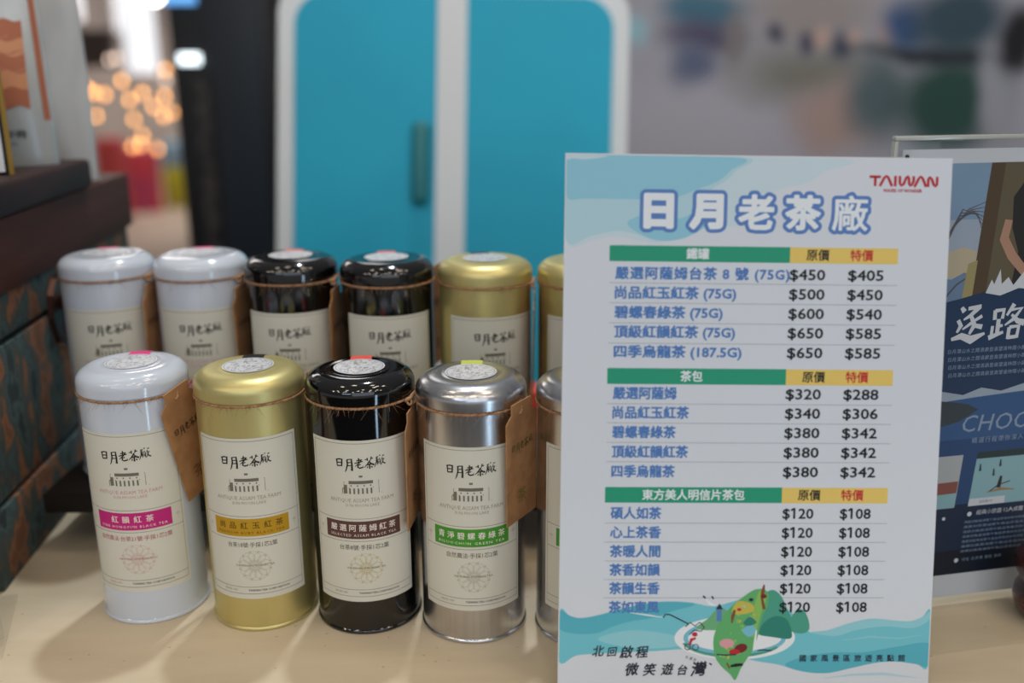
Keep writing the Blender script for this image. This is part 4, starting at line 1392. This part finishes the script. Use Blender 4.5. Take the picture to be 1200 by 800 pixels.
# ------------------------------------------------------------------ far hall seen past the chest
m_bulb = mat('warm_bulb', (255, 176, 96), 0.4, emit=5.5)
m_bulb2 = mat('pale_bulb', (255, 226, 206), 0.4, emit=3.0)
bulbs = [(-2.564, 0.216), (-2.526, 0.191), (-2.46, 0.181), (-2.348, 0.26), (-2.314, 0.15), (-2.232, 0.19), (-2.079, 0.324), (-2.1, 0.17), (-2.173, 0.11), (-2.117, 0.054),
         (-2.301, 0.034), (-2.527, 0.055), (-2.259, -0.063), (-2.329, -0.129), (-2.276, -0.119), (-2.174, -0.145), (-2.063, 0.074), (-2.363, 0.394), (-2.406, 0.383), (-2.085, 0.265)]
me_b = {}
m_cord = mat('cord', (120, 110, 100), 0.6)
o = boxobj('beam', (-5.0, 2.0, 5.36, 6.70, 1.6, 1.7), mat('beam_grey', (150, 150, 150), 0.6))
o['kind'] = 'structure'
for xx in (-4.95, 1.9):
    o = boxobj('pillar', (xx, xx + .08, 5.98, 6.06, -0.75, 1.6), mat('beam_grey', (150, 150, 150), 0.6))
    o['kind'] = 'structure'
for i, (x, z) in enumerate(bulbs):
    pale = i >= 17
    if pale not in me_b:
        bm = bmesh.new()
        lathe(bm, [(0, -0.018), (0.010, -0.014), (0.0145, -0.005), (0.013, 0.005), (0.007, 0.013), (0.005, 0.022), (0, 0.022)], 20)
        o = bm_obj('string_bulb', bm, m_bulb2 if pale else m_bulb, None, True)
        me_b[pale] = o
    else:
        o = me_b[pale].copy()  # shares the mesh
        COL.objects.link(o)
    yb = 5.5 + 0.05 * i
    x, z = x * yb / 6, 0.3345 + (z - 0.3345) * yb / 6
    o.location = (x, yb, z)
    cd = boxobj('cord', (-0.0015, 0.0015, -0.0015, 0.0015, 0.022, 1.6 - z), m_cord, o)
    if pale:
        tag(o, 'white glowing bulb among the blurred warm lights beyond the chest', 'bulb', 'white bulbs in the hall')
    else:
        tag(o, 'warm orange glowing bulb in the blurred cluster beyond the chest', 'bulb', 'warm bulbs in the hall')

bm = bmesh.new()
lathe(bm, [(0, -0.75), (0.13, -0.75), (0.13, -0.30), (0.125, -0.28), (0.115, -0.27), (0, -0.27)], 40)
o = bm_obj('red_drum', bm, mat('red_drum', (206, 62, 76), 0.5, col2=(150, 60, 110), scale=(4, 4, 3)), None, True, 0.7)
o.location = (-2.89, 7.6, 0)
tag(o, 'blurred red drum standing in the hall under the warm lights', 'drum')
o = empty('yellow_kiosk', (-2.72, 7.9, -0.75))
tag(o, 'blurred blue and lime yellow stand beside the black column', 'stand')
boxobj('stand_base', (-0.09, 0.16, -0.1, 0.1, 0.0, 0.32), mat('lime_yellow', (186, 184, 50), 0.5), o, 0.01)
boxobj('stand_top', (-0.09, 0.16, -0.1, 0.1, 0.32, 0.52), mat('pale_blue_board', (140, 176, 196), 0.5), o, 0.01)
o = boxobj('red_crate', (-3.00, -2.84, 7.0, 7.2, -0.75, -0.15), mat('red_crate', (192, 66, 66), 0.5), None, 0.012)
tag(o, 'small blurred red crate just beyond the chest top', 'crate')
o = boxobj('hanging_sign', (-2.88, -2.60, 6.56, 6.62, 0.34, 0.58), mat('dark_brown_sign', (58, 46, 44), 0.6), None, 0.01)
for xx in (-2.84, -2.64):
    boxobj('hanger', (xx - .004, xx + .004, 6.586, 6.594, 0.58, 1.6), m_cord, o)
tag(o, 'dark brown sign hanging in the blurred hall beside the white pouch', 'sign')
o = boxobj('light_banner', (-2.55, -2.35, 6.60, 6.66, 0.30, 1.6), mat('glowing_white_block', (236, 240, 246), 0.5, emit=1.15), None, 0.005)  # glowing block put in for the bright white column
tag(o, 'glowing white banner in place of a bright column in the blurred hall above the bulbs', 'banner')
for x0, x1, z0, z1, y in ((-3.62, -3.42, 0.70, 1.3, 8.0), (-3.22, -3.05, 0.62, 1.3, 8.2)):
    o = boxobj('ceiling_light', (x0, x1, y, y + .1, z0, z1), mat('lit_panel', (240, 240, 244), 0.5, emit=1.1), None, 0.01)
    tag(o, 'bright white light panel high in the blurred hall' + (' next to the white pouch' if x0 < -3.4 else ' between pouch and column'), 'light')
bm = bmesh.new()
lathe(bm, [(0, -0.03), (0.03, -0.02), (0.04, 0.0), (0.03, 0.03), (0, 0.04)], 24)
o = bm_obj('hall_lamp', bm, mat('bright_lamp', (255, 252, 248), 0.4, emit=14), None, True)
o.location = (-1.90, 5.42, 0.70)
boxobj('cord', (-0.004, 0.004, -0.004, 0.004, 0.04, 0.90), m_cord, o)
tag(o, 'bright round white lamp at the top above the warm bulbs', 'lamp')
